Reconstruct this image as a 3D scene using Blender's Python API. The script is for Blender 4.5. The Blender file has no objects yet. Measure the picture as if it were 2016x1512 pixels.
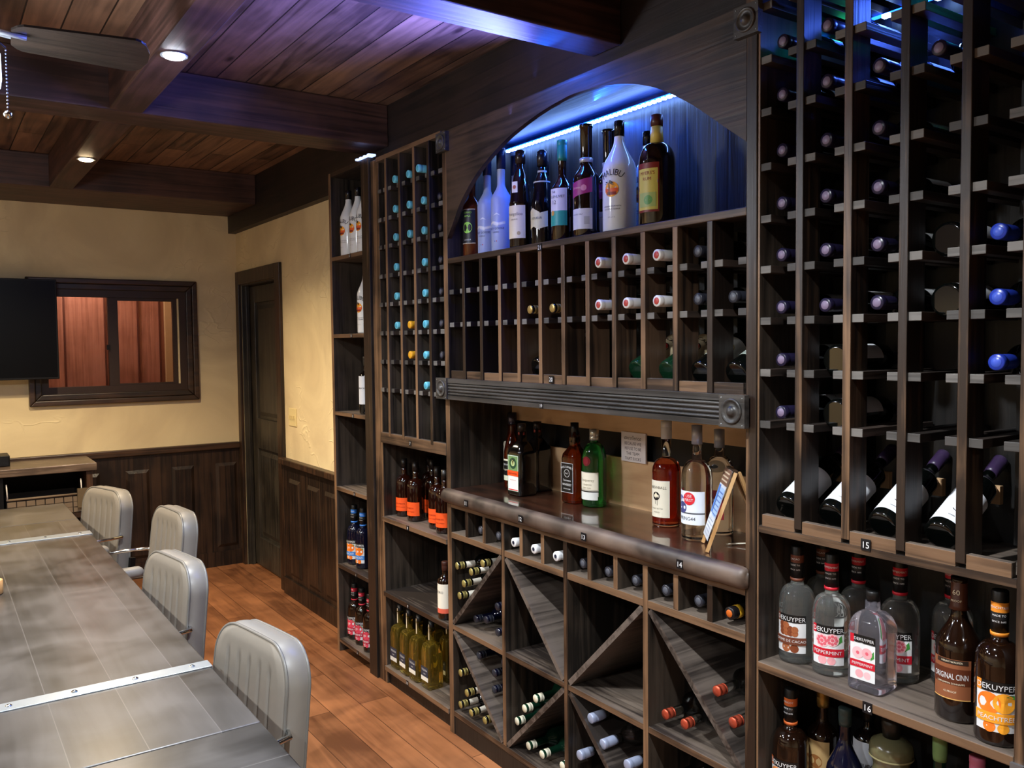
import bpy, math, random
from mathutils import Matrix, Vector
random.seed(7)
PI = math.pi
SC = bpy.context.scene
COL = SC.collection

# ------------------------------------------------------------------ materials
MATS = {}
def lin(h):
    h = h.lstrip('#')
    out = []
    for i in (0, 2, 4):
        c = int(h[i:i+2], 16) / 255
        out.append(c / 12.92 if c <= 0.04045 else ((c + 0.055) / 1.055) ** 2.4)
    return tuple(out) + (1,)

def new_mat(name):
    m = bpy.data.materials.new(name)
    m.use_nodes = True
    nt = m.node_tree
    return m, nt, nt.nodes['Principled BSDF']

def simple(name, hexcol, rough=0.5, metal=0.0, trans=0.0, ior=1.45, emis=None, estr=0, coat=0.0, noise=0.06, spec=0.5, sub=0.0):
    if name in MATS: return MATS[name]
    m, nt, b = new_mat(name)
    c = lin(hexcol)
    b.inputs['Base Color'].default_value = c
    if noise and trans == 0:
        n = nt.nodes.new('ShaderNodeTexNoise'); n.inputs['Scale'].default_value = 40
        tc = nt.nodes.new('ShaderNodeTexCoord'); nt.links.new(tc.outputs['Object'], n.inputs['Vector'])
        mx = nt.nodes.new('ShaderNodeMix'); mx.data_type = 'RGBA'
        mx.inputs[6].default_value = tuple(x * (1 - noise) for x in c[:3]) + (1,)
        mx.inputs[7].default_value = tuple(min(1, x * (1 + noise)) for x in c[:3]) + (1,)
        nt.links.new(n.outputs['Fac'], mx.inputs[0]); nt.links.new(mx.outputs[2], b.inputs['Base Color'])
    b.inputs['Roughness'].default_value = rough
    b.inputs['Metallic'].default_value = metal
    b.inputs['Transmission Weight'].default_value = trans
    b.inputs['IOR'].default_value = ior
    b.inputs['Specular IOR Level'].default_value = spec
    if coat: b.inputs['Coat Weight'].default_value = coat; b.inputs['Coat Roughness'].default_value = 0.08
    if emis:
        b.inputs['Emission Color'].default_value = lin(emis); b.inputs['Emission Strength'].default_value = estr
    MATS[name] = m
    return m

def H(hexcol, rough=0.45):
    return simple('paint_%s_%d' % (hexcol, int(rough * 100)), hexcol, rough, noise=0.03)

def wood(name, dark, light, axis='Z', rough=0.5, scale=1.0, stretch=30, bump=0.35, coat=0.0, rnd=0.25, contrast=(0.41, 0.60), knots=0.0):
    if name in MATS: return MATS[name]
    m, nt, b = new_mat(name)
    N, L = nt.nodes, nt.links
    tc = N.new('ShaderNodeTexCoord'); oi = N.new('ShaderNodeObjectInfo')
    add = N.new('ShaderNodeVectorMath'); add.operation = 'ADD'
    sc = N.new('ShaderNodeVectorMath'); sc.operation = 'SCALE'; sc.inputs['Scale'].default_value = 17.0
    cmb = N.new('ShaderNodeCombineXYZ')
    for i in range(3): L.new(oi.outputs['Random'], cmb.inputs[i])
    L.new(cmb.outputs[0], sc.inputs[0]); L.new(tc.outputs['Object'], add.inputs[0]); L.new(sc.outputs[0], add.inputs[1])
    mp = N.new('ShaderNodeMapping')
    s = [stretch * scale] * 3; s['XYZ'.index(axis)] = 1.1 * scale
    mp.inputs['Scale'].default_value = s
    L.new(add.outputs[0], mp.inputs['Vector'])
    n1 = N.new('ShaderNodeTexNoise'); n1.inputs['Scale'].default_value = 1.6; n1.inputs['Detail'].default_value = 6; n1.inputs['Distortion'].default_value = 0.7
    L.new(mp.outputs[0], n1.inputs['Vector'])
    n2 = N.new('ShaderNodeTexNoise'); n2.inputs['Scale'].default_value = 5.0 * scale; n2.inputs['Detail'].default_value = 3
    L.new(add.outputs[0], n2.inputs['Vector'])
    ad = N.new('ShaderNodeMath'); ad.operation = 'MULTIPLY_ADD'; ad.inputs[1].default_value = 0.40
    L.new(n2.outputs['Fac'], ad.inputs[0]); 
    m2 = N.new('ShaderNodeMath'); m2.operation = 'MULTIPLY'; m2.inputs[1].default_value = 0.60
    L.new(n1.outputs['Fac'], m2.inputs[0]); L.new(m2.outputs[0], ad.inputs[2])
    r1 = N.new('ShaderNodeMath'); r1.operation = 'MULTIPLY_ADD'; r1.inputs[1].default_value = rnd * 0.6; r1.inputs[2].default_value = -rnd * 0.3
    L.new(oi.outputs['Random'], r1.inputs[0])
    ad2 = N.new('ShaderNodeMath'); ad2.operation = 'ADD'; L.new(ad.outputs[0], ad2.inputs[0]); L.new(r1.outputs[0], ad2.inputs[1])
    cr = N.new('ShaderNodeValToRGB')
    cr.color_ramp.elements[0].position = contrast[0]; cr.color_ramp.elements[0].color = lin(dark)
    cr.color_ramp.elements[1].position = contrast[1]; cr.color_ramp.elements[1].color = lin(light)
    L.new(ad2.outputs[0], cr.inputs[0]); L.new(cr.outputs[0], b.inputs['Base Color'])
    b.inputs['Roughness'].default_value = rough
    if coat: b.inputs['Coat Weight'].default_value = coat; b.inputs['Coat Roughness'].default_value = 0.05
    bp = N.new('ShaderNodeBump'); bp.inputs['Strength'].default_value = bump; bp.inputs['Distance'].default_value = 0.004
    L.new(n1.outputs['Fac'], bp.inputs['Height']); L.new(bp.outputs[0], b.inputs['Normal'])
    MATS[name] = m
    return m

def planks(name, c1, c2, seam, axis, width, length, rough=0.5, seam_w=0.004, off=(0, 0), dark=None, coat=0.0, bump=0.4, mott=0.5, grain=0.5, knot=None, croug=0.06):
    """boards running along `axis` (X or Y), lying in the XY plane"""
    m, nt, b = new_mat(name)
    N, L = nt.nodes, nt.links
    tc = N.new('ShaderNodeTexCoord')
    mp = N.new('ShaderNodeMapping'); mp.inputs['Location'].default_value = (off[0], off[1], 0)
    L.new(tc.outputs['Object'], mp.inputs['Vector'])
    sep = N.new('ShaderNodeSeparateXYZ'); L.new(mp.outputs[0], sep.inputs[0])
    cmb = N.new('ShaderNodeCombineXYZ')
    L.new(sep.outputs['Y' if axis == 'Y' else 'X'], cmb.inputs[0]); L.new(sep.outputs['X' if axis == 'Y' else 'Y'], cmb.inputs[1])
    br = N.new('ShaderNodeTexBrick')
    br.inputs['Color1'].default_value = (0, 0, 0, 1); br.inputs['Color2'].default_value = (1, 1, 1, 1); br.inputs['Mortar'].default_value = (0.5, 0.5, 0.5, 1)
    br.inputs['Scale'].default_value = 1; br.inputs['Brick Width'].default_value = length; br.inputs['Row Height'].default_value = width
    br.inputs['Mortar Size'].default_value = seam_w; br.inputs['Mortar Smooth'].default_value = 0.2; br.offset = 0.37
    L.new(cmb.outputs[0], br.inputs['Vector'])
    mg = N.new('ShaderNodeMapping'); mg.inputs['Scale'].default_value = (1.2, 16, 16) ; L.new(cmb.outputs[0], mg.inputs['Vector'])
    sh = N.new('ShaderNodeVectorMath'); sh.operation = 'MULTIPLY_ADD'; sh.inputs[1].default_value = (7, 7, 7)
    L.new(br.outputs['Color'], sh.inputs[0]); L.new(mg.outputs[0], sh.inputs[2])
    n1 = N.new('ShaderNodeTexNoise'); n1.inputs['Scale'].default_value = 1.2; n1.inputs['Detail'].default_value = 7; n1.inputs['Distortion'].default_value = 1.4
    L.new(sh.outputs[0], n1.inputs['Vector'])
    n2 = N.new('ShaderNodeTexNoise'); n2.inputs['Scale'].default_value = 4.5; n2.inputs['Detail'].default_value = 4; n2.inputs['Distortion'].default_value = 0.6
    L.new(tc.outputs['Object'], n2.inputs['Vector'])
    rgb = N.new('ShaderNodeRGBToBW'); L.new(br.outputs['Color'], rgb.inputs[0])
    def mul(o, k, a=None):
        x = N.new('ShaderNodeMath'); x.operation = 'MULTIPLY_ADD'; x.inputs[1].default_value = k
        L.new(o, x.inputs[0])
        if a is None: x.inputs[2].default_value = 0
        else: L.new(a, x.inputs[2])
        return x.outputs[0]
    tot = mul(n1.outputs['Fac'], grain, mul(n2.outputs['Fac'], mott, mul(rgb.outputs[0], 0.22)))
    cr = N.new('ShaderNodeValToRGB')
    mid = (grain + mott) * 0.5 + 0.11
    cr.color_ramp.elements[0].position = mid - 0.22; cr.color_ramp.elements[0].color = lin(c1)
    cr.color_ramp.elements[1].position = min(1, mid + 0.22); cr.color_ramp.elements[1].color = lin(c2)
    L.new(tot, cr.inputs[0])
    last = cr.outputs[0]
    if knot:
        vo = N.new('ShaderNodeTexVoronoi'); vo.inputs['Scale'].default_value = 2.3
        mk = N.new('ShaderNodeMapping'); mk.inputs['Scale'].default_value = (0.75, 2.2, 1); L.new(cmb.outputs[0], mk.inputs['Vector']); L.new(mk.outputs[0], vo.inputs['Vector'])
        kr = N.new('ShaderNodeValToRGB'); kr.color_ramp.elements[0].position = 0.03; kr.color_ramp.elements[1].position = 0.10
        L.new(vo.outputs['Distance'], kr.inputs[0])
        mk2 = N.new('ShaderNodeMix'); mk2.data_type = 'RGBA'; L.new(kr.outputs[0], mk2.inputs[0]); mk2.inputs[6].default_value = lin(knot); L.new(last, mk2.inputs[7])
        last = mk2.outputs[2]
    mx = N.new('ShaderNodeMix'); mx.data_type = 'RGBA'
    L.new(br.outputs['Fac'], mx.inputs[0]); L.new(last, mx.inputs[6]); mx.inputs[7].default_value = lin(seam)
    L.new(mx.outputs[2], b.inputs['Base Color'])
    rr = N.new('ShaderNodeMapRange'); rr.inputs[3].default_value = rough - 0.08; rr.inputs[4].default_value = rough + 0.12
    L.new(n2.outputs['Fac'], rr.inputs[0]); L.new(rr.outputs[0], b.inputs['Roughness'])
    hh = mul(br.outputs['Fac'], -1.0, mul(n1.outputs['Fac'], 0.25, mul(n2.outputs['Fac'], 0.3)))
    bp = N.new('ShaderNodeBump'); bp.inputs['Strength'].default_value = bump; bp.inputs['Distance'].default_value = 0.006
    L.new(hh, bp.inputs['Height']); L.new(bp.outputs[0], b.inputs['Normal'])
    if coat: b.inputs['Coat Weight'].default_value = coat; b.inputs['Coat Roughness'].default_value = croug
    MATS[name] = m
    return m

def stucco(name, c1, c2):
    m, nt, b = new_mat(name)
    N, L = nt.nodes, nt.links
    tc = N.new('ShaderNodeTexCoord')
    n1 = N.new('ShaderNodeTexNoise'); n1.inputs['Scale'].default_value = 1.6; n1.inputs['Detail'].default_value = 4; n1.inputs['Distortion'].default_value = 1.5
    L.new(tc.outputs['Object'], n1.inputs['Vector'])
    cr = N.new('ShaderNodeValToRGB'); cr.color_ramp.elements[0].position = 0.3; cr.color_ramp.elements[0].color = lin(c1)
    cr.color_ramp.elements[1].position = 0.7; cr.color_ramp.elements[1].color = lin(c2)
    L.new(n1.outputs['Fac'], cr.inputs[0]); L.new(cr.outputs[0], b.inputs['Base Color'])
    # trowel strokes: edges of stretched, distorted cells, in patches
    mp = N.new('ShaderNodeMapping'); mp.inputs['Scale'].default_value = (1.2, 1.2, 2.0); mp.inputs['Rotation'].default_value = (0.5, 0.35, 0.3)
    L.new(tc.outputs['Object'], mp.inputs['Vector'])
    n3 = N.new('ShaderNodeTexNoise'); n3.inputs['Scale'].default_value = 2.2; n3.inputs['Detail'].default_value = 2
    L.new(mp.outputs[0], n3.inputs['Vector'])
    mm = N.new('ShaderNodeVectorMath'); mm.operation = 'MULTIPLY_ADD'; mm.inputs[1].default_value = (1.1, 1.1, 1.1); L.new(n3.outputs['Color'], mm.inputs[0]); L.new(mp.outputs[0], mm.inputs[2])
    vo = N.new('ShaderNodeTexVoronoi'); vo.feature = 'DISTANCE_TO_EDGE'; vo.inputs['Scale'].default_value = 2.6
    L.new(mm.outputs[0], vo.inputs['Vector'])
    vr = N.new('ShaderNodeMapRange'); vr.inputs[1].default_value = 0.0; vr.inputs[2].default_value = 0.035; vr.inputs[3].default_value = 1.0; vr.inputs[4].default_value = 0.0
    L.new(vo.outputs['Distance'], vr.inputs[0])
    pm = N.new('ShaderNodeMapRange'); pm.inputs[1].default_value = 0.52; pm.inputs[2].default_value = 0.64; L.new(n1.outputs['Fac'], pm.inputs[0])
    mu = N.new('ShaderNodeMath'); mu.operation = 'MULTIPLY'; L.new(vr.outputs[0], mu.inputs[0]); L.new(pm.outputs[0], mu.inputs[1])
    n4 = N.new('ShaderNodeTexNoise'); n4.inputs['Scale'].default_value = 9; n4.inputs['Detail'].default_value = 5; L.new(tc.outputs['Object'], n4.inputs['Vector'])
    ad = N.new('ShaderNodeMath'); ad.operation = 'MULTIPLY_ADD'; ad.inputs[1].default_value = 0.5; L.new(n4.outputs['Fac'], ad.inputs[0]); L.new(mu.outputs[0], ad.inputs[2])
    bp = N.new('ShaderNodeBump'); bp.inputs['Strength'].default_value = 0.42; bp.inputs['Distance'].default_value = 0.010
    L.new(ad.outputs[0], bp.inputs['Height']); L.new(bp.outputs[0], b.inputs['Normal'])
    b.inputs['Roughness'].default_value = 0.75
    MATS[name] = m
    return m

RW = dict(dark='1f1712', light='5a4638')
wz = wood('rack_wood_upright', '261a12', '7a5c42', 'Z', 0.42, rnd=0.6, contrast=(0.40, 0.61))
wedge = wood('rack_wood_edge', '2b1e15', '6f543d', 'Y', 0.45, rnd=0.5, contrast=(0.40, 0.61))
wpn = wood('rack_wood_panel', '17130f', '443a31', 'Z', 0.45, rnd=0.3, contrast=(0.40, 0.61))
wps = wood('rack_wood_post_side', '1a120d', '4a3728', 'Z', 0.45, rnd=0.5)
warch = wood('arch_board_shaded_wood', '1c1510', '47372a', 'Y', 0.5, rnd=0.2)  # darker than the rack wood: dim light up here put into the colour
wy = wood('rack_wood_level', '2b2420', '6c6055', 'Y', 0.45, rnd=0.4, contrast=(0.40, 0.61))
wx = wood('rack_wood_rail', '30271f', '5e5145', 'X', 0.5, rnd=0.4)
rail_end = wood('rack_wood_rail_end', '3f3c39', '6b6762', 'Y', 0.6, rnd=0.5)  # rail ends lighter and greyer than the rail sides
wxd = wood('rack_wood_rail_side', '1b1511', '3c3029', 'X', 0.5, rnd=0.4)
wshade = wood('rack_wood_shaded', '080706', '16120f', 'Z', 0.5, rnd=0.3)  # near-black: shade deep inside the racks put into the wood colour
wtrim = wood('fluted_trim_wood', '232221', '45423f', 'Y', 0.42, rnd=0.2)
wdoor = wood('door_wood', '1d1a15', '3d372d', 'Z', 0.42, rnd=0.2)
wpan = wood('wainscot_wood', '160f0b', '35251a', 'Z', 0.38, rnd=0.15)
wcas = wood('casing_wood', '1f150e', '452e1d', 'Z', 0.4, rnd=0.2)
wcasx = wood('casing_wood_level', '1f150e', '402b1c', 'X', 0.4, rnd=0.2)
wbeamx = wood('beam_wood_cross', '2c1c18', '543932', 'X', 0.5, rnd=0.1, scale=0.8)
wbeamy = wood('beam_wood_long', '2c1c18', '543932', 'Y', 0.5, rnd=0.1, scale=0.8)
whead = wood('header_shaded_wood', '100b0a', '261a16', 'Y', 0.55, rnd=0.1, scale=0.8)  # colour darkened for the weak light above the cabinets
wpale = wood('pale_board', 'b98f66', 'd8b185', 'Y', 0.55, rnd=0.2, stretch=8)
wbar = wood('bar_top_wood', '22130d', '47291c', 'Y', 0.3, rnd=0.0, stretch=7, coat=1.0, bump=0.05)
wbaredge = wood('bar_edge_wood', '1d140f', '6f5d50', 'Y', 0.5, rnd=0.0, stretch=4, scale=1.3, contrast=(0.42, 0.62))
wcons = wood('console_wood', '473a30', '7b6858', 'X', 0.35, rnd=0.2)
wcage = simple('black_plate', '101114', 0.4)
weasel = wood('easel_wood', 'b98a55', 'd9b07c', 'Z', 0.5, rnd=0.1)
dblock = simple('dark_metalwork', '15161a', 0.35, 0.3)

ceil_m = planks('ceiling_planks', '3b2820', '8c6a54', '1a100b', 'Y', 0.125, 3.3, 0.5, 0.003, (0.03, 0), knot='2a1610', mott=0.45, grain=0.8, bump=0.5)
floor_m = planks('floor_planks', '633c24', 'a66d45', '3a1f10', 'Y', 0.145, 1.15, 0.33, 0.0015, (0.02, 0.3), mott=0.75, grain=0.55, bump=0.25)
table_m = planks('table_planks', '191817', '504d4b', '5c5956', 'Y', 0.152, 9.0, 0.34, 0.0011, (-0.222 + 0.152 * 10, 0), mott=0.95, grain=0.35, bump=0.06, coat=0.55, croug=0.22)
table_e = planks('table_end_boards', '191817', '504d4b', '5c5956', 'X', 0.30, 9.0, 0.34, 0.0011, (0, 0.0), mott=0.95, grain=0.35, bump=0.06, coat=0.55, croug=0.22)
plaster = stucco('cream_stucco', 'c4b08a', 'e2d0a4')
steel = simple('brushed_steel', 'a9b2ba', 0.36, 0.75)
chrome = simple('chrome', 'd5d8da', 0.12, 1.0)
vinyl = simple('grey_vinyl', '7c776f', 0.42, noise=0.04)
vinyl2 = simple('grey_vinyl_band', '7b7770', 0.36, noise=0.04)
piping = simple('vinyl_piping', '6a6863', 0.35)
blackp = simple('black_plastic', '0b0b0c', 0.45, spec=0.3)
screenm = simple('tv_screen', '030304', 0.35, spec=0.15)
white_glow = simple('lamp_lens_cool', 'ffffff', 0.4, emis='eef4ff', estr=40)
warm_glow = simple('lamp_lens_warm', 'ffffff', 0.4, emis='ffdfae', estr=40)
led_glow = simple('led_bead_blue', 'ffffff', 0.4, emis='8fbcff', estr=20)
led_core = simple('led_tape_blue', '223366', 0.4, emis='1450ff', estr=5)
led_green = simple('led_bead_green', 'ffffff', 0.4, emis='30ff90', estr=10)
led_dim = simple('led_cover', 'dfe8ff', 0.3, emis='9db8ff', estr=1.1)
shade_glow = simple('fan_lamp_glass', 'ffffff', 0.4, emis='cfe0ff', estr=2.2)
ivoryp = simple('ivory_plastic', 'd9c68f', 0.4)

G_dark = simple('glass_dark_wine', '050706', 0.06, coat=0.6, noise=0)
G_black = simple('glass_black', '070606', 0.07, coat=0.6, noise=0)
G_green = simple('glass_green', '2a9c48', 0.03, trans=0.95)
G_dgreen = simple('glass_deep_green', '1c4a35', 0.04, trans=0.75)
G_amber = simple('glass_amber', '7c2a08', 0.03, trans=0.9)
G_rum = simple('glass_dark_rum', '240b04', 0.05, trans=0.35, coat=0.5)
G_red = simple('liquid_red_amber', '8e1f08', 0.03, trans=0.9)
G_brown = simple('glass_brown', '160a05', 0.06, coat=0.6, noise=0)
G_clear = simple('glass_clear', 'eef3f0', 0.02, trans=1.0)
G_spirit = simple('clear_spirit', 'e9ebe6', 0.03, trans=0.95)
G_gold = simple('liquid_gold', 'c9b04a', 0.03, trans=0.95)
G_orng = simple('liquid_orange', 'b4501c', 0.03, trans=0.85)
G_white = simple('opaque_white_glass', 'dfe1e0', 0.14, coat=0.5, noise=0)
G_frost = simple('frosted_glass', 'b9c6ea', 0.38, trans=0.35)
G_navy = simple('glass_navy', '080a1c', 0.06, coat=0.6, noise=0)
P_clear = simple('plastic_clear', 'e6e2ee', 0.06, trans=0.95, ior=1.3)
pane_m = simple('window_glass', 'f4f6f5', 0.03, trans=1.0, ior=1.05)

# ------------------------------------------------------------------ mesh builder
_txt = {}
def glyphs(s):
    if s in _txt: return _txt[s]
    cu = bpy.data.curves.new('t', 'FONT'); cu.body = s; cu.size = 1.0; cu.align_x = 'CENTER'; cu.resolution_u = 2; cu.fill_mode = 'FRONT'
    ob = bpy.data.objects.new('t', cu); COL.objects.link(ob)
    dg = bpy.context.evaluated_depsgraph_get()
    me = bpy.data.meshes.new_from_object(ob.evaluated_get(dg))
    vs = [(v.co.x, v.co.y) for v in me.vertices]; fs = [tuple(p.vertices) for p in me.polygons]
    bpy.data.objects.remove(ob); bpy.data.curves.remove(cu); bpy.data.meshes.remove(me)
    _txt[s] = (vs, fs)
    return _txt[s]

class MB:
    def __init__(s): s.v = []; s.f = []; s.m = []; s.mats = []; s.sm = []
    def mi(s, m):
        if m not in s.mats: s.mats.append(m)
        return s.mats.index(m)
    def add(s, vs, fs, mat, smooth=False):
        o = len(s.v); s.v += [tuple(v) for v in vs]
        i = s.mi(mat)
        for f in fs: s.f.append(tuple(o + k for k in f)); s.m.append(i); s.sm.append(smooth)
        return s
    def box(s, a, b, mat):
        x0, y0, z0 = [min(p, q) for p, q in zip(a, b)]; x1, y1, z1 = [max(p, q) for p, q in zip(a, b)]
        vs = [(x0,y0,z0),(x1,y0,z0),(x1,y1,z0),(x0,y1,z0),(x0,y0,z1),(x1,y0,z1),(x1,y1,z1),(x0,y1,z1)]
        return s.add(vs, [(0,3,2,1),(4,5,6,7),(0,1,5,4),(1,2,6,5),(2,3,7,6),(3,0,4,7)], mat)
    def lathe(s, prof, mat, n=28, p=0, matf=None, M=None, smooth=True):
        def rad(a):
            if not p: return 1
            return 1 / (abs(math.cos(a)) ** p + abs(math.sin(a)) ** p) ** (1 / p)
        vs = []
        for r, z in prof:
            for k in range(n):
                a = 2 * PI * (k + 0.5) / n; q = rad(a) if (p and r > 0) else 1
                vs.append((r * q * math.cos(a), r * q * math.sin(a), z))
        if M is not None: vs = [tuple(M @ Vector(v)) for v in vs]
        base = len(s.v)
        s.v += vs
        for j in range(len(prof) - 1):
            mt = matf(0.5 * (prof[j][1] + prof[j+1][1])) if matf else mat
            i = s.mi(mt)
            for k in range(n):
                k2 = (k + 1) % n
                s.f.append((base + j*n + k, base + j*n + k2, base + (j+1)*n + k2, base + (j+1)*n + k)); s.m.append(i); s.sm.append(smooth)
        i = s.mi(matf(prof[0][1]) if matf else mat)
        s.f.append(tuple(base + k for k in reversed(range(n)))); s.m.append(i); s.sm.append(False)
        i = s.mi(matf(prof[-1][1]) if matf else mat)
        s.f.append(tuple(base + (len(prof)-1)*n + k for k in range(n))); s.m.append(i); s.sm.append(False)
        return s
    def cyl(s, a, b, r, mat, n=16, r2=None, smooth=True):
        a = Vector(a); b = Vector(b); d = b - a
        q = d.to_track_quat('Z', 'Y').to_matrix().to_4x4(); M = Matrix.Translation(a) @ q
        return s.lathe([(r, 0), (r if r2 is None else r2, d.length)], mat, n, M=M, smooth=smooth)
    def tube(s, pts, r, mat, n=8):
        P = [Vector(p) for p in pts]; base = len(s.v); i = s.mi(mat)
        for k, p in enumerate(P):
            t = (P[min(k+1, len(P)-1)] - P[max(k-1, 0)]).normalized()
            q = t.to_track_quat('Z', 'Y').to_matrix()
            for j in range(n):
                a = 2*PI*j/n; s.v.append(tuple(p + q @ Vector((r*math.cos(a), r*math.sin(a), 0))))
        for k in range(len(P)-1):
            for j in range(n):
                j2 = (j+1) % n
                s.f.append((base+k*n+j, base+k*n+j2, base+(k+1)*n+j2, base+(k+1)*n+j)); s.m.append(i); s.sm.append(True)
        s.f.append(tuple(base + j for j in reversed(range(n)))); s.m.append(i); s.sm.append(False)
        s.f.append(tuple(base + (len(P)-1)*n + j for j in range(n))); s.m.append(i); s.sm.append(False)
        return s
    def extr(s, poly, axis, a, b, mat, smooth=False):
        """closed polygon in the two other axes, extruded along axis from a to b"""
        n = len(poly)
        def pt(p, t):
            return {'X': (t, p[0], p[1]), 'Y': (p[0], t, p[1]), 'Z': (p[0], p[1], t)}[axis]
        vs = [pt(p, a) for p in poly] + [pt(p, b) for p in poly]
        fs = [(k, (k+1) % n, n + (k+1) % n, n + k) for k in range(n)]
        s.add(vs, fs, mat, smooth)
        o = len(s.v) - 2*n; i = s.mi(mat)
        s.f.append(tuple(o + k for k in reversed(range(n)))); s.m.append(i); s.sm.append(False)
        s.f.append(tuple(o + n + k for k in range(n))); s.m.append(i); s.sm.append(False)
        return s
    # --- things on a curved (r) or flat (d) face whose middle looks along -X
    def surf(s, u, z, r, flat, lift):
        if flat: return (-(r + lift), -u, z)
        a = PI + u / r
        return ((r + lift) * math.cos(a), (r + lift) * math.sin(a), z)
    def patch(s, u0, u1, z0, z1, r, mat, flat=False, lift=0.0006, n=None, zt=0.0):
        n = n or max(2, int(abs(u1-u0) / 0.006)); vs = []; fs = []
        for k in range(n+1):
            u = u0 + (u1-u0)*k/n; e = zt * (u - u0) / (u1 - u0 if u1 != u0 else 1)
            vs.append(s.surf(u, z0 + e, r, flat, lift)); vs.append(s.surf(u, z1 + e, r, flat, lift))
        for k in range(n): fs.append((2*k, 2*k+2, 2*k+3, 2*k+1))
        return s.add(vs, fs, mat, not flat)
    def disc(s, u, z, R, r, mat, flat=False, lift=0.0009, n=18, sx=1.0):
        vs = [s.surf(u, z, r, flat, lift)]
        for k in range(n):
            a = 2*PI*k/n; vs.append(s.surf(u + sx*R*math.cos(a), z + R*math.sin(a), r, flat, lift))
        return s.add(vs, [(0, 1+k, 1+(k+1) % n) for k in range(n)], mat)
    def poly(s, pts, r, mat, flat=False, lift=0.0011):
        vs = [s.surf(u, z, r, flat, lift) for u, z in pts]
        return s.add(vs, [tuple(range(len(vs)))], mat)
    def text(s, t, u, z, size, r, mat, flat=False, lift=0.0012, sx=1.0, arc=0.0):
        vs, fs = glyphs(t); out = []
        for x, y in vs:
            X = x*size*sx; Z = (y-0.35)*size
            if arc:
                a = X/arc; X2 = (arc + Z) * math.sin(a); Z = (arc + Z) * math.cos(a) - arc; X = X2
            out.append(s.surf(u + X, z + Z, r, flat, lift))
        return s.add(out, fs, mat)
    def mesh(s, name):
        me = bpy.data.meshes.new(name); me.from_pydata(s.v, [], s.f)
        for m in s.mats: me.materials.append(m)
        me.polygons.foreach_set('material_index', s.m); me.polygons.foreach_set('use_smooth', s.sm)
        me.update(); return me
    def build(s, name, parent=None, loc=None, bevel=0, label=None, world=False, ang=None):
        """vertices given in world space; origin moved to the middle of the base"""
        me = s.mesh(name)
        if loc is None:
            xs = [v[0] for v in s.v]; ys = [v[1] for v in s.v]; zs = [v[2] for v in s.v]
            loc = ((min(xs)+max(xs))/2, (min(ys)+max(ys))/2, min(zs))
        me.transform(Matrix.Translation((-loc[0], -loc[1], -loc[2])))
        o = bpy.data.objects.new(name, me); COL.objects.link(o)
        if parent is not None:
            o.parent = parent; pl = wloc(parent)
            o.location = (loc[0]-pl[0], loc[1]-pl[1], loc[2]-pl[2])
        else: o.location = loc
        if bevel:
            b = o.modifiers.new('bevel', 'BEVEL'); b.width = bevel; b.segments = 2; b.limit_method = 'ANGLE'
        if label: o['label'] = label
        return o

def wloc(o):
    p = Vector(o.location)
    while o.parent is not None: o = o.parent; p = p + Vector(o.location)
    return p
def tag(o, label=None, cat=None, group=None, kind=None):
    if label: o['label'] = label
    if cat: o['category'] = cat
    if group: o['group'] = group
    if kind: o['kind'] = kind
    return o
def thing(name, loc, label, cat, group=None, rot=None):
    o = bpy.data.objects.new(name, None); COL.objects.link(o); o.location = loc; o.empty_display_size = 0.05
    if rot: o.rotation_euler = rot
    return tag(o, label, cat, group)
def struct(mb, name, label=None, bevel=0, cat=None):
    o = mb.build(name, bevel=bevel); o['kind'] = 'structure'
    if label: o['label'] = label
    return o
def sub(mb, name, parent, bevel=0, label=None): return mb.build(name, parent, bevel=bevel, label=label)
ORD = ['first', 'second', 'third', 'fourth', 'fifth', 'sixth', 'seventh', 'eighth', 'ninth', 'tenth', 'eleventh', 'twelfth', 'thirteenth']

# ------------------------------------------------------------------ camera
cam = bpy.data.cameras.new('camera'); co = bpy.data.objects.new('camera', cam); COL.objects.link(co); SC.camera = co
yaw, pitch, roll = 0.601774821, 0.0483475846, -0.0106521473
f = Vector((math.sin(yaw)*math.cos(pitch), math.cos(yaw)*math.cos(pitch), -math.sin(pitch)))
r = Vector((math.cos(yaw), -math.sin(yaw), 0)); u = r.cross(f)
r2 = r*math.cos(roll) + u*math.sin(roll); u2 = -r*math.sin(roll) + u*math.cos(roll)
co.matrix_world = Matrix(((r2.x, u2.x, -f.x, 0), (r2.y, u2.y, -f.y, 0), (r2.z, u2.z, -f.z, 1.63), (0, 0, 0, 1)))
cam.sensor_width = 36; cam.lens = 36 * 1680 / 2016; cam.clip_start = 0.05

# ------------------------------------------------------------------ room shell
XW, YB, ZC, ZB = 1.93, 6.415, 2.777, 2.58
XF, XK = 1.764, 2.09
XL, YN = -2.6, -2.6
struct(MB().box((XL-0.1, YN-0.1, -0.1), (2.4, YB+0.2, 0), floor_m), 'floor', 'hand-scraped reddish brown plank floor').data
struct(MB().box((XL-0.1, YN-0.1, ZC), (2.4, YB+0.2, ZC+0.1), ceil_m), 'ceiling', 'knotty brown plank ceiling')
bw = MB()  # back wall with window opening
WX0, WX1, WZ0, WZ1 = 0.64, 1.50, 1.325, 2.00
bw.box((XL-0.1, YB, 0), (WX0, YB+0.15, ZC), plaster).box((WX1, YB, 0), (2.4, YB+0.15, ZC), plaster)
bw.box((WX0, YB, 0), (WX1, YB+0.15, WZ0), plaster).box((WX0, YB, WZ1), (WX1, YB+0.15, ZC), plaster)
struct(bw, 'wall_back', 'cream stucco wall with the sliding window')
DY0, DY1, DZ = 5.535, 6.315, 2.075
rw = MB().box((XW, 4.235, 0), (2.3, DY0, 2.457), plaster).box((XW, DY1, 0), (2.3, YB, 2.457), plaster).box((XW, DY0, DZ), (2.3, DY1, 2.457), plaster)
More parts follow.
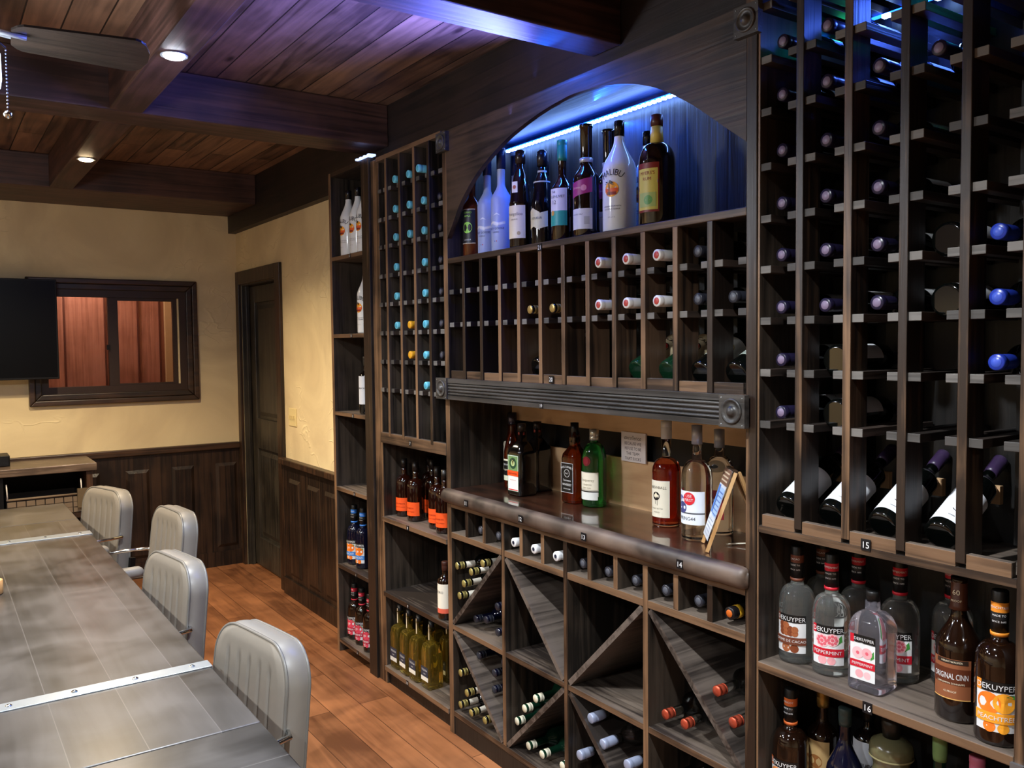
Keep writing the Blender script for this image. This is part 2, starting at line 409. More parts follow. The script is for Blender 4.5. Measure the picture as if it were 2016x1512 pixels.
rw.box((2.1, DY0, 0), (2.3, DY1, DZ), plaster)
struct(rw, 'wall_right', 'cream stucco wall beside the bottle cabinets')
struct(MB().box((XK+0.02, YN-0.1, 0), (2.3, 4.235, ZC), plaster).box((XF, YN-0.1, 0), (XK+0.02, 0.775, ZC), plaster), 'wall_behind_racks')
struct(MB().box((XL-0.1, YN-0.1, 0), (XL, YB, ZC), plaster), 'wall_left')
struct(MB().box((XL, YN-0.1, 0), (XF, YN, ZC), plaster), 'wall_near')
# room seen through the sliding window
redw = wood('red_paneling', '7c4a3c', '9c6657', 'Z', 0.5, rnd=0.1)
beig = simple('beige_paint', 'a98a68', 0.7)
nr = MB().box((-0.2, 7.25, 0.6), (1.59, 7.3, 2.8), redw)
for x in (0.63, 0.869, 1.15, 1.388, 1.55): nr.box((x, 7.235, 0.6), (x+0.012, 7.25, 2.8), simple('panel_groove', '4a1d12', 0.6))
nr.box((1.59, 7.2, 0.6), (2.4, 7.3, 2.8), beig).box((-0.2, 6.6, 0.6), (-0.15, 7.3, 2.8), redw).box((2.35, 6.6, 0.6), (2.4, 7.3, 2.8), beig)
nr.box((-0.2, 6.565, 2.75), (2.4, 7.3, 2.8), beig).box((-0.2, 6.565, 0.55), (2.4, 7.3, 0.6), beig)
struct(nr, 'wall_beyond_window', 'red panelled wall of the room behind the sliding window')

# header and beams
HX = 1.876
struct(MB().box((HX, 4.235, 2.457), (2.3, YB, ZC), whead).box((HX, YN, 2.515), (XK+0.02, 4.235, ZC), whead), 'trim_1', 'dark wooden header beam above the cabinets')
struct(MB().box((XL, 3.76, ZB), (HX, 3.985, ZC), wbeamx), 'trim_2', 'ceiling beam crossing the room', bevel=0.006)
struct(MB().box((XL, 2.09, ZB), (HX, 2.235, ZC), wbeamx), 'trim_3', 'nearest ceiling beam', bevel=0.006)
struct(MB().box((XL, 5.76, ZB), (HX, YB, ZC), wbeamx), 'trim_4', 'ceiling beam along the back wall', bevel=0.006)
for i, (a, b) in enumerate(((2.235, 3.76), (3.985, 5.76), (YN, 2.09))):
    struct(MB().box((0.642, a, ZB), (0.768, b, ZC), wbeamy), 'trim_%d' % (5+i), 'lengthwise ceiling beam', bevel=0.006)
struct(MB().box((XL, 0.3, ZB), (HX, 0.45, ZC), wbeamx), 'trim_8', 'ceiling beam behind the viewer')

# wainscot
def raised(mb, face, a0, a1, z0, z1, pl, d=0.012, ins=0.022, sgn=-1):
    """raised panel on a wall; face 'Y' = back wall (plane y=pl), 'X' = side wall (plane x=pl)"""
    def P(a, z, o): return (a, pl + sgn*o, z) if face == 'Y' else (pl + sgn*o, a, z)
    vs = [P(a0, z0, 0), P(a1, z0, 0), P(a1, z1, 0), P(a0, z1, 0), P(a0+ins, z0+ins, d), P(a1-ins, z0+ins, d), P(a1-ins, z1-ins, d), P(a0+ins, z1-ins, d)]
    mb.add(vs, [(4,5,6,7), (0,1,5,4), (1,2,6,5), (2,3,7,6), (3,0,4,7)], wpan)
wb = MB().box((XL, YB-0.02, 0), (XW-0.02, YB, 0.87), wpan)
wb.box((XL, YB-0.034, 0), (XW-0.02, YB-0.02, 0.11), wpan)
for x in (-0.40, -0.10, 0.20, 0.50, 0.80, 1.12, 1.425, 1.733):
    raised(wb, 'Y', x, x+0.155, 0.14, 0.765, YB-0.02)
struct(wb, 'trim_9', 'dark raised-panel wainscot on the back wall')
struct(MB().box((XL, YB-0.045, 0.87), (XW-0.02, YB, 0.915), wcasx), 'trim_10', 'chair rail on the back wall', bevel=0.005)
ws = MB().box((XW-0.02, 4.245, 0), (XW, 5.44, 0.855), wpan).box((XW-0.034, 4.245, 0), (XW-0.02, 5.44, 0.11), wpan)
for y in (4.25, 4.545, 4.82, 5.14): raised(ws, 'X', y, y+0.19, 0.14, 0.77, XW-0.02)
struct(ws, 'trim_11', 'dark raised-panel wainscot on the side wall')
struct(MB().box((XW-0.05, 4.245, 0.855), (XW, 5.46, 0.895), wcas), 'trim_12', 'chair rail on the side wall', bevel=0.005)

# door 1
cs = MB().box((XW-0.022, 5.44, 0), (XW, DY0, 2.17), wcas).box((XW-0.022, DY1, 0), (XW, YB-0.03, 2.17), wcas).box((XW-0.022, DY0, DZ), (XW, DY1, 2.17), wcas)
cs.box((XW, DY0, 0), (2.10, DY0+0.012, DZ), wdoor).box((XW, DY1-0.012, 0), (2.10, DY1, DZ), wdoor).box((XW, DY0, DZ-0.012), (2.1, DY1, DZ), wdoor)
cs.box((1.955, DY1-0.03, 0), (1.98, DY1-0.012, DZ), wdoor)
struct(cs, 'trim_13', 'dark wooden door casing', bevel=0.003)
dr = thing('door_1', (2.0, (DY0+DY1)/2, 0), 'dark two-panel wooden door recessed in the side wall', 'door'); dr['kind'] = 'structure'
a, b = DY0+0.015, DY1-0.015; sw = 0.11
dm = MB()
for (p, q, z0, z1) in ((a, a+sw, 0.01, DZ-0.015), (b-sw, b, 0.01, DZ-0.015), (a+sw, b-sw, 0.01, 0.22), (a+sw, b-sw, 0.88, 1.10), (a+sw, b-sw, DZ-0.135, DZ-0.015)):
    dm.box((1.985, p, z0), (2.025, q, z1), wdoor)
sub(dm, 'door_frame', dr, bevel=0.004)
for z0, z1 in ((0.22, 0.88), (1.10, DZ-0.135)):
    pm = MB().box((2.005, a+sw, z0), (2.02, b-sw, z1), wdoor)
    x0 = 2.005; i1 = 0.03
    vs = [(x0, a+sw+.02, z0+.02), (x0, b-sw-.02, z0+.02), (x0, b-sw-.02, z1-.02), (x0, a+sw+.02, z1-.02)]
    vs += [(x0-.012, a+sw+.05, z0+.05), (x0-.012, b-sw-.05, z0+.05), (x0-.012, b-sw-.05, z1-.05), (x0-.012, a+sw+.05, z1-.05)]
    pm.add(vs, [(4,5,6,7),(0,1,5,4),(1,2,6,5),(2,3,7,6),(3,0,4,7)], wdoor)
    sub(pm, 'door_panel', dr)
# light switch
sp = thing('light_switch', (XW, 5.29, 1.11), 'ivory three-toggle light switch plate on the cream wall by the door', 'light switch')
sub(MB().box((XW-0.006, 5.225, 1.11), (XW, 5.36, 1.225), ivoryp), 'switch_plate', sp, bevel=0.002)
for k in range(3): sub(MB().box((XW-0.018, 5.253+k*0.035, 1.158), (XW-0.004, 5.262+k*0.035, 1.178), ivoryp), 'toggle', sp)

# sliding window
win = thing('window_1', (1.09, YB, 1.24), 'interior sliding window in a wide dark moulded frame', 'window'); win['kind'] = 'structure'
def frame_ring(x0, x1, z0, z1, w, y0, y1, mat):
    mb = MB()
    def mit(pts): mb.extr(pts, 'Y', y0, y1, mat)
    mit([(x0, z0), (x1, z0), (x1-w, z0+w), (x0+w, z0+w)]); mit([(x1, z0), (x1, z1), (x1-w, z1-w), (x1-w, z0+w)])
    mit([(x1, z1), (x0, z1), (x0+w, z1-w), (x1-w, z1-w)]); mit([(x0, z1), (x0, z0), (x0+w, z0+w), (x0+w, z1-w)])
    return mb
fx0, fx1, fz0, fz1 = 0.552, 1.632, 1.242, 2.094
sub(frame_ring(fx0, fx1, fz0, fz1, 0.035, YB-0.035, YB, wcasx), 'outer_moulding', win, bevel=0.006)
sub(frame_ring(fx0+0.035, fx1-0.035, fz0+0.035, fz1-0.035, 0.04, YB-0.022, YB, wcasx), 'inner_moulding', win, bevel=0.006)
brown = simple('brown_vinyl_frame', '2c1c13', 0.45)
sub(frame_ring(WX0-0.02, WX1+0.06, WZ0-0.012, WZ1+0.02, 0.05, YB-0.005, YB+0.05, brown), 'sliding_track', win)
sub(MB().box((1.045, YB+0.01, WZ0), (1.10, YB+0.05, WZ1), brown), 'mullion', win)
sub(MB().box((1.03, YB-0.012, 1.61), (1.052, YB+0.012, 1.645), blackp), 'latch', win)
sub(frame_ring(1.07, WX1+0.01, WZ0+0.01, WZ1-0.01, 0.04, YB+0.015, YB+0.045, brown), 'sash', win)
sub(MB().box((0.66, YB+0.03, WZ0+0.03), (1.05, YB+0.034, WZ1-0.03), pane_m), 'pane', win)
sub(MB().box((1.11, YB+0.028, WZ0+0.05), (1.475, YB+0.032, WZ1-0.05), pane_m), 'pane', win)
sub(MB().box((0.66, YB-0.004, WZ0+0.022), (1.07, YB+0.006, WZ0+0.036), simple('pale_track', 'ddd0b4', 0.5)), 'track_strip', win, label='pale strip along the bottom track')

# recessed lamps, in the lengthwise beam
def can(x, y, mat, lab, warm):
    t = thing('recessed_light', (x, y, ZB-0.012), lab, 'ceiling light', 'recessed lights in the ceiling beam')
    n = MB().lathe([(0.043, ZB-0.003), (0.043, ZB), (0.034, ZB)], steel, 24); sub(n, 'trim_ring', t)
    t.children[0].location = (0, 0, 0.008); 
    for v in t.children[0].data.vertices: pass
    n = MB().lathe([(0.001, ZB-0.010), (0.030, ZB-0.009), (0.035, ZB-0.003)], mat, 24); o = sub(n, 'lens', t); o.location = (0, 0, 0.002)
    return t
can(0.705, 2.956, white_glow, 'bright cool-white recessed light in the lengthwise beam', 0)
can(0.705, 4.807, warm_glow, 'small warm yellow recessed light nearest the back wall', 1)

# ------------------------------------------------------------------ ceiling fan
HXF, HYF = -0.02, 2.62
fan = thing('ceiling_fan', (HXF, HYF, 2.3), 'dark-bladed ceiling fan with frosted lamp and pull chain by the beam', 'ceiling fan')
fm = simple('fan_bronze', '2a2622', 0.35, 0.7)
sub(MB().lathe([(0.06, 2.74), (0.065, ZC)], fm, 24, M=Matrix.Translation((HXF, HYF, 0))), 'canopy', fan)
sub(MB().lathe([(0.05, 2.44), (0.10, 2.46), (0.11, 2.52), (0.09, 2.6), (0.03, 2.62), (0.02, 2.745)], fm, 28, M=Matrix.Translation((HXF, HYF, 0))), 'motor_housing', fan)
wbl = wood('fan_blade_wood', '0f0c0a', '221a15', 'X', 0.35, rnd=0)
for k in range(5):
    a = math.radians(-3 + 72*k); ca, sa = math.cos(a), math.sin(a)
    def R(x, y, z): return (HXF + x*ca - y*sa, HYF + x*sa + y*ca, z)
    pts = []
    for j in range(25):
        t = j/24; x = 0.235 + t*0.335; w = 0.052 + 0.022*t
        if t > 0.86: w *= math.sqrt(max(0, 1 - ((t-0.86)/0.145)**2))
        if t < 0.06: w *= 0.6 + 0.4*t/0.06
        pts.append((x, w))
    out = [(x, w) for x, w in pts] + [(x, -w) for x, w in reversed(pts)]
    mb = MB(); n = len(out)
    vs = [R(x, y, 2.440 - y*0.30) for x, y in out] + [R(x, y, 2.446 - y*0.30) for x, y in out]
    mb.add(vs, [tuple(range(n)), tuple(reversed(range(n, 2*n)))] + [(i, (i+1) % n, n+(i+1) % n, n+i) for i in range(n)], wbl)
    bl = sub(mb, 'blade', fan)
    mb = MB().tube([R(0.08, 0, 2.47), R(0.17, 0.012, 2.455), R(0.27, 0.02, 2.444)], 0.007, steel).tube([R(0.08, 0, 2.47), R(0.17, -0.012, 2.452), R(0.27, -0.02, 2.438)], 0.007, steel)
    sub(mb, 'blade_bracket', bl)
for k in range(3):
    a = math.radians(-57 + 120*k); qx, qy = HXF + 0.245*math.cos(a), HYF + 0.245*math.sin(a)
    arm = sub(MB().tube([(HXF + 0.04*math.cos(a), HYF + 0.04*math.sin(a), 2.43), (HXF + 0.14*math.cos(a), HYF + 0.14*math.sin(a), 2.40), (qx, qy, 2.40), (qx, qy, 2.37)], 0.008, fm), 'lamp_arm', fan)
    sub(MB().lathe([(0.045, 2.245), (0.060, 2.255), (0.063, 2.275), (0.062, 2.335), (0.045, 2.362), (0.02, 2.37)], shade_glow, 28, M=Matrix.Translation((qx, qy, 0))), 'lamp_shade', arm)
cx, cy = 0.187, 2.42
ch = MB()
for k in range(18): ch.lathe([(0.001, -0.0022), (0.0022, 0), (0.001, 0.0022)], steel, 8, M=Matrix.Translation((cx, cy, 2.205 + k*0.0085)))
ch.tube([(cx, cy, 2.355), (cx-0.03, cy-0.01, 2.375), (0.113, 2.414, 2.39)], 0.0025, fm)
sub(ch, 'pull_chain', fan)
sub(MB().lathe([(0.002, -0.010), (0.008, -0.006), (0.010, 0), (0.008, 0.006), (0.003, 0.010)], chrome, 16, M=Matrix.Translation((cx, cy, 2.196))), 'chain_ball', fan)

# ------------------------------------------------------------------ table
TX, TZ = 0.61, 0.76
tb = thing('table', (0.0, 3.3, 0), 'long dark-stained plank table with steel bands across its top', 'table')
def tboard(y0, y1, mat): return MB().box((-0.62, y0, TZ-0.045), (TX, y1, TZ), mat)
sub(tboard(1.93, 4.80, table_m), 'tabletop', tb, bevel=0.004)
sub(tboard(0.95, 1.927, table_e), 'end_board', tb, bevel=0.004)
sub(tboard(4.803, 5.335, table_e), 'end_board', tb, bevel=0.004)
for y0, y1 in ((2.343, 2.395), (4.362, 4.44)):
    bd = sub(MB().box((-0.622, y0, TZ), (TX+0.002, y1, TZ+0.003), steel).box((TX, y0, TZ-0.045), (TX+0.003, y1, TZ+0.003), steel), 'steel_band', tb, bevel=0.001)
    for k in range(9):
        x = TX - 0.045 - k*0.143
        sub(MB().lathe([(0.008, 0), (0.0075, 0.002), (0.004, 0.0042), (0.0005, 0.005)], chrome, 14, M=Matrix.Translation((x, (y0+y1)/2, TZ+0.003))), 'bolt', bd)
for x in (-0.5, 0.16):
    for y in (1.35, 4.95): sub(MB().box((x-0.05, y-0.05, 0), (x+0.05, y+0.05, TZ-0.045), wdoor), 'leg', tb, bevel=0.004)
sub(MB().box((-0.45, 1.3, 0.62), (-0.41, 5.0, TZ-0.045), wdoor).box((0.14, 1.3, 0.62), (0.18, 5.0, TZ-0.045), wdoor), 'apron', tb)
cup = thing('coaster_holder', (0.165, 3.50, TZ), 'small round tan wooden holder on the table', 'holder')
o = MB().lathe([(0.03, 0), (0.034, 0.004), (0.034, 0.05), (0.03, 0.052), (0.029, 0.012), (0.001, 0.01)], weasel, 24, M=Matrix.Translation((0.165, 3.50, TZ))); sub(o, 'cup_body', cup)

# ------------------------------------------------------------------ chairs
def make_chair_meshes():
    parts = []
    Hh, Z0 = 0.47, 0.0
    def wdt(z):
        W = 0.214 - 0.014 * (z/Hh)
        Rr = 0.10
        if z > Hh - Rr: return W - Rr + math.sqrt(max(0, Rr*Rr - (z-(Hh-Rr))**2))
        if z < 0.03: return W - 0.03 + math.sqrt(max(0, 0.03**2 - (0.03-z)**2))
        return W
    def curve(y): return 0.22 * y * y      # wraps round the sitter
    nz, ny = 46, 60
    zs = [Hh * (1 - math.cos(PI*k/nz))/2 for k in range(nz+1)]
    T = 0.062
    # local: front looks to -X
    f = MB(); vs = []
    for z in zs:
        w = wdt(z)
        for j in range(ny+1):
            s = math.sin(PI/2 * (2*j/ny-1)) * 0.25 + 0.75 * (2*j/ny-1)
            y = s*w
            edge = min(1, (1-abs(s))*w/0.035) * min(1, (Hh-z)/0.03 + 0.02) * min(1, z/0.03+0.02)
            bul = 0.012*math.sqrt(max(0, edge))
            g = 0
            if z < Hh - 0.055:
                for k in range(-2, 3):
                    d = abs(y - k*0.064*(1 - 0.1*z/Hh)); g = max(g, 1 - d/0.008)
                g = max(0, g) * min(1, (Hh-0.055-z)/0.03)
            vs.append((-T/2 - bul - curve(y)*-1 * -1 + 0.011*g, y, z))
    fs = []
    for i in range(nz):
        for j in range(ny): q = i*(ny+1)+j; fs.append((q, q+ny+1, q+ny+2, q+1))
    f.add(vs, fs, vinyl, True); parts.append(('back_cushion', f))
    # perimeter
    per = [(-wdt(z), z) for z in zs] + [(-wdt(Hh) + 2*wdt(Hh)*k/10, Hh) for k in range(1, 10)] + [(wdt(z), z) for z in reversed(zs)] + [(wdt(0) - 2*wdt(0)*k/10, 0) for k in range(1, 10)]
    b = MB(); vs = []; n = len(per); m = 8
    cz = Hh/2
    for y, z in per:
        L = math.hypot(y, z-cz) or 1
        for k in range(m+1):
            t = k/m; o = 0.006*math.sin(PI*t)
            vs.append((-T/2 - curve(y) + t*(T + 0.0), y + o*y/L, z + o*(z-cz)/L))
    fs = []
    for i in range(n):
        i2 = (i+1) % n
        for k in range(m): fs.append((i*(m+1)+k, i*(m+1)+k+1, i2*(m+1)+k+1, i2*(m+1)+k))
    b.add(vs, fs, vinyl2, True); 
    bp = MB(); vs = []
    for z in zs:
        w = wdt(z)
        for j in range(21):
            s = 2*j/20-1; y = s*w; e = min(1, (1-abs(s))*w/0.04)*min(1, (Hh-z)/0.04+0.01)*min(1, z/0.04+0.01)
            vs.append((T/2 - curve(y) + 0.005*e, y, z))
    fs = []
    for i in range(nz):
        for j in range(20): q = i*21+j; fs.append((q, q+1, q+22, q+21))
    parts.append(('back_band', b)); bp.add(vs, fs, vinyl2, True); parts.append(('back_panel', bp))
    for x in (-T/2-0.001, T/2):
        pm = MB(); P = [(x - curve(y), y, z) for y, z in per]; P.append(P[0]); pm.tube(P, 0.0048, piping, 6); parts.append(('piping', pm))
    sl = MB().box((0.01, -0.245, 0.05), (0.036, -0.225, 0.14), blackp).box((0.01, 0.225, 0.05), (0.036, 0.245, 0.14), blackp)
    parts.append(('hinge_bracket', sl))
    return parts
def rounded_slab(mb, c, sx, sy, sz, r, mat, nseg=8):
    rings = []
    for k in range(nseg+1):
        a = -PI/2 + PI*k/nseg
        rings.append((r*math.cos(a) - r, c[2] + (sz/2-r)*(1 if a > 0 else -1 if a < 0 else 0) + r*math.sin(a)))
    vs = []; n = 32
    for off, z in rings:
        for j in range(n):
            t = 2*PI*j/n; p = 5
            q = 1/(abs(math.cos(t))**p + abs(math.sin(t))**p)**(1/p)
            vs.append((c[0] + (sx/2+off)*q*math.cos(t), c[1] + (sy/2+off)*q*math.sin(t), z))
    fs = []
    for i in range(len(rings)-1):
        for j in range(n): fs.append((i*n+j, i*n+(j+1) % n, (i+1)*n+(j+1) % n, (i+1)*n+j))
    fs.append(tuple(reversed(range(n)))); fs.append(tuple((len(rings)-1)*n+j for j in range(n)))
    mb.add(vs, fs, mat, True)
CH = [(n, mb.mesh(n)) for n, mb in make_chair_meshes()]
seatm = MB(); rounded_slab(seatm, (-0.27, 0, 0.40), 0.50, 0.47, 0.11, 0.045, vinyl); SEAT = seatm.mesh('seat')
armm = MB(); rounded_slab(armm, (-0.37, 0, 0), 0.27, 0.062, 0.045, 0.021, vinyl); ARM = armm.mesh('armrest')
ASUP = MB().tube([(-0.40, 0, -0.02), (-0.40, 0, -0.20), (-0.38, 0, -0.26)], 0.011, chrome).mesh('arm_support')
ABAR = {q: MB().tube([(-0.34, 0, -0.016), (-0.12, 0, -0.018), (-0.065, -q*0.012, -0.02), (-0.045, -q*0.065, -0.022)], 0.008, chrome).mesh('arm_bar') for q in (-1, 1)}
BP = MB().cyl((-0.26, 0, 0.10), (-0.26, 0, 0.345), 0.03, chrome).mesh('pedestal')
LG = []
for k in range(4):
    a = PI/4 + k*PI/2
    LG.append((MB().tube([(-0.26, 0, 0.13), (-0.26+0.15*math.cos(a), 0.15*math.sin(a), 0.115), (-0.26+0.26*math.cos(a), 0.26*math.sin(a), 0.075)], 0.016, chrome).mesh('leg'),
               MB().cyl((-0.26+0.26*math.cos(a)-0.016, 0.26*math.sin(a), 0.028), (-0.26+0.26*math.cos(a)+0.016, 0.26*math.sin(a), 0.028), 0.028, blackp, 20).mesh('caster')))
def place_chair(x, y, yaw, zt, lab, tilt=0.11):
    t = thing('caster_chair', (x, y, 0), lab, 'chair', 'grey padded chairs along the table', rot=(0, 0, yaw))
    def ch(name, me, loc=(0, 0, 0), rot=(0, 0, 0), par=t):
        o = bpy.data.objects.new(name, me); COL.objects.link(o); o.parent = par; o.location = loc; o.rotation_euler = rot; return o
    bk = None
    for n, me in CH:
        if bk is None: bk = ch(n, me, (-0.05, 0, zt-0.47), (0, tilt, 0))
        else: ch(n, me, par=bk)
    ch('seat', SEAT); ch('pedestal', BP)
    for s in (-1, 1):
        a = ch('armrest', ARM, (0, s*0.25, 0.688)); ch('arm_support', ASUP, par=a); ch('arm_bar', ABAR[s], par=a)
    for l, c in LG:
        q = ch('leg', l); ch('caster', c, par=q)
    return t
place_chair(0.73, 2.25, math.radians(9), 0.862, 'grey channel-back padded chair nearest the viewer at the table')
place_chair(0.733, 3.215, math.radians(9), 0.872, 'grey channel-back padded chair second from the viewer, overlapping the one behind')
place_chair(0.93, 4.08, math.radians(6), 0.885, 'grey channel-back padded chair pulled out furthest from the table')
place_chair(0.78, 4.90, math.radians(17), 0.885, 'grey channel-back padded chair at the far end of the table by the console')

# ------------------------------------------------------------------ TV, console
tv = thing('television', (0.10, 6.30, 1.426), 'black flat television mounted in front of the sliding window', 'television')
sub(MB().box((-0.50, 6.255, 1.426), (0.718, 6.30, 2.071), blackp), 'tv_case', tv, bevel=0.004)
sub(MB().box((-0.49, 6.253, 1.44), (0.708, 6.2555, 2.061), screenm), 'screen', tv)
sub(MB().box((-0.1, 6.30, 1.6), (0.3, YB, 1.9), blackp), 'wall_mount', tv)
cn = thing('console_table', (0.2, 6.15, 0), 'dark wooden console with open cubbies against the back wall', 'console')
sub(MB().box((-0.9, 5.94, 0.85), (0.875, YB-0.046, 0.897), wcons), 'top', cn, bevel=0.004)
sub(MB().box((0.815, 5.96, 0.0), (0.85, YB-0.046, 0.85), wcas), 'side_panel', cn)
sub(MB().box((-0.88, 5.96, 0.0), (-0.845, YB-0.046, 0.85), wcas), 'side_panel', cn)
for x in (0.33, -0.28): sub(MB().box((x, 5.97, 0.5), (x+0.03, YB-0.046, 0.85), blackp), 'divider', cn)
sub(MB().box((-0.845, 5.97, 0.555), (0.815, YB-0.046, 0.585), wcas), 'shelf', cn)
sub(MB().box((-0.845, YB-0.06, 0.0), (0.815, YB-0.05, 0.85), blackp), 'back_panel', cn)
sub(MB().box((0.76, 5.955, 0.62), (0.86, 5.975, 0.74), simple('brass_plate', '6d5f49', 0.4, 0.4)), 'corner_plate', cn)
wick = simple('woven_wicker', '6a5a48', 0.7); wick2 = simple('wicker_dark', '2f271f', 0.8)
for x0, lab in ((0.375, 'woven basket with white side straps in the console, right cubby'), (-0.24, 'woven basket with white side straps in the console, left cubby')):
    bk = thing('woven_basket', (x0+0.21, 6.10, 0.585), lab, 'basket', 'baskets in the console')
    mb = MB(); W = 0.42
    for k in range(8):
        for j in range(3):
            xx = x0 + 0.004 + k*(W-0.008)/8
            mb.box((xx, 5.985 + (0.004 if (k+j) % 2 else 0), 0.59+j*0.034), (xx+(W-0.008)/8-0.006, 5.998, 0.59+j*0.034+0.031), wick)
    mb.box((x0, 5.994, 0.586), (x0+W, 6.004, 0.70), wick2).box((x0, 6.004, 0.586), (x0+0.01, 6.30, 0.70), wick2).box((x0+W-0.01, 6.004, 0.586), (x0+W, 6.30, 0.70), wick2).box((x0, 6.29, 0.586), (x0+W, 6.30, 0.70), wick2).box((x0, 6.0, 0.586), (x0+W, 6.3, 0.592), wick2)
    sub(mb, 'basket_body', bk)
    sub(MB().tube([(x0, 5.988, 0.703), (x0+W, 5.988, 0.703)], 0.007, wick), 'rim', bk)
    for xx in (x0+0.006, x0+W-0.006): sub(MB().tube([(xx, 5.985, 0.70), (xx-0.004, 5.985, 0.80)], 0.004, simple('white_strap', 'cfcac0', 0.5)), 'strap', bk)
sb = thing('soundbar_box', (0.1, 6.2, 0.897), 'black box standing on the console below the television', 'electronics box')
sub(MB().box((-0.25, 6.10, 0.897), (0.41, 6.28, 0.965), blackp), 'housing', sb, bevel=0.004)
sub(MB().box((-0.24, 6.094, 0.903), (0.40, 6.10, 0.959), dblock), 'front_grille', sb)

# ------------------------------------------------------------------ cabinets
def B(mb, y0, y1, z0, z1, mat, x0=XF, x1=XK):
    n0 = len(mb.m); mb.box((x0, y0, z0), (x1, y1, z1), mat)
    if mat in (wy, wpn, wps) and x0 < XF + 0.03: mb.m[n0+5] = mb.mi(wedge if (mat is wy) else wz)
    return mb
def posts(unit, ys, z0, z1, w=0.021, side=None):
    for y in ys:
        j = random.uniform(-0.0015, 0.0015)
        sub(B(MB(), y-w/2, y+w/2, z0, z1, side or wps, XF+j, XF+0.07), 'post', unit, bevel=0.0015)
        sub(B(MB(), y-w/2, y+w/2, z0, z1, wshade, XK-0.075, XK-0.012), 'rear_post', unit)  # rear posts darkened in colour for the shade behind the bottles
def rails(unit, ys, zs, edges, w=0.021, rw=0.032, rh=0.019):
    """bottle rails: one on each side of every post, at every row; rail = both pieces at one post and row"""
    for z in zs:
        for y in ys:
            mb = MB(); 
            if y == edges[1]: sp = [(y-rw, y)]
            elif y == edges[0]: sp = [(y, y+rw)]
            else: sp = [(y-w/2-rw+0.003, y-w/2), (y+w/2, y+w/2+rw-0.003)]
            for a, b in sp: B(mb, a, b, z-rh/2, z+rh/2, wxd, XF+0.009, XK-0.02); mb.box((XF+0.007, a, z-rh/2), (XF+0.009, b, z+rh/2), rail_end)
            sub(mb, 'bottle_rail', unit, bevel=0.0015)
def plate(unit, n, y, z, x=XF, s=1.0):
    mb = MB().box((x-0.002, y-0.012*s, z-0.013*s), (x, y+0.012*s, z+0.013*s), wcage)
    vs, fs = glyphs(n); mb.add([(x-0.0026, y - p*0.021*s, z + (q-0.35)*0.021*s) for p, q in vs], fs, H('e8e8e8'))
    sub(mb, 'number_tag', unit)
def rosette(unit, y, z, s, x1):
    mb = MB().box((x1-0.018, y-s/2, z-s/2), (x1, y+s/2, z+s/2), wtrim)
    M = Matrix.Translation((x1-0.018, y, z)) @ Matrix.Rotation(-PI/2, 4, 'Y')
    R = s*0.40
    mb.lathe([(R, -0.001), (R*0.97, 0.004), (R*0.86, 0.0055), (R*0.78, 0.002), (R*0.6, -0.0), (R*0.42, 0.001), (R*0.36, 0.006), (R*0.24, 0.010), (R*0.02, 0.0115)], wtrim, 36, M=M)
    for a in (-1, 1):
        for b in (-1, 1): mb.lathe([(0.002, 0), (0.0015, 0.001)], steel, 8, M=Matrix.Translation((x1-0.018, y+a*s*0.41, z+b*s*0.41)) @ Matrix.Rotation(-PI/2, 4, 'Y'))
    sub(mb, 'rosette_block', unit)

# narrow shelf tower
t1 = thing('shelf_tower', (1.93, 4.0, 0), 'narrow dark wooden shelf tower at the far end of the bottle wall', 'cabinet')
sub(B(MB(), 4.215, 4.243, 0.0, 2.517, wpn), 'side_panel', t1, bevel=0.002)
sub(B(MB(), 3.757, 3.842, 0.0, 2.517, wpn), 'side_panel', t1, bevel=0.002)
sub(B(MB(), 3.842, 4.215, 2.495, 2.517, wy), 'top_panel', t1)
sub(B(MB(), 3.842, 4.215, 0.05, 2.495, wshade, XK-0.012, XK), 'back_panel', t1)
TSH = [2.083, 1.684, 1.281, 0.884, 0.471, 0.070]
for z in TSH: sub(B(MB(), 3.842, 4.215, z-0.02, z, wy, XF, XK-0.012), 'shelf', t1, bevel=0.0015)
for n, z in zip(('22', '13', '12', '8', '1', '2'), TSH):
    plate(t1, n, 3.985, z-0.011, s=0.75)

# left rack cabinet
t2 = thing('wine_rack_cabinet', (1.93, 3.4, 0), 'dark bottle cabinet, tall rack of blue-capped bottles over three open shelves', 'cabinet')
sub(B(MB(), 3.672, 3.755, 0.0, 2.497, wpn, XF+0.012), 'side_panel', t2, bevel=0.002)
sub(B(MB(), 3.057, 3.068, 0.0, 2.497, wpn, XF+0.012), 'side_panel', t2)
sub(B(MB(), 3.068, 3.672, 2.477, 2.497, wy), 'top_panel', t2)
sub(B(MB(), 3.068, 3.672, 0.05, 2.477, wshade, XK-0.012, XK), 'back_panel', t2)
LP = [3.575, 3.438, 3.305, 3.174]
posts(t2, LP, 1.20, 2.477, side=wpn)  # darker post sides: the far rack's dim interior put into colour
LZ = [2.340, 2.207, 2.080, 1.945, 1.813, 1.680, 1.547, 1.415]
rails(t2, [3.068] + LP + [3.672], LZ, (3.068, 3.672))
bl = LP + [3.068]
sub(B(MB(), 3.057, 3.672, 1.165, 1.215, wy, XF, XF+0.02), 'front_rail', t2, bevel=0.002)
sub(B(MB(), 3.068, 3.672, 1.165, 1.185, wy, XF+0.02, XK-0.012), 'rack_floor', t2)
for z in (0.812, 0.452, 0.090): sub(B(MB(), 3.068, 3.672, z-0.022, z, wy, XF, XK-0.012), 'shelf', t2, bevel=0.0015)
for n, y, z in (('7', 3.372, 1.188), ('8', 3.409, 0.801), ('9', 3.42, 0.441), ('10', 3.44, 0.08)): plate(t2, n, y, z, s=0.85)

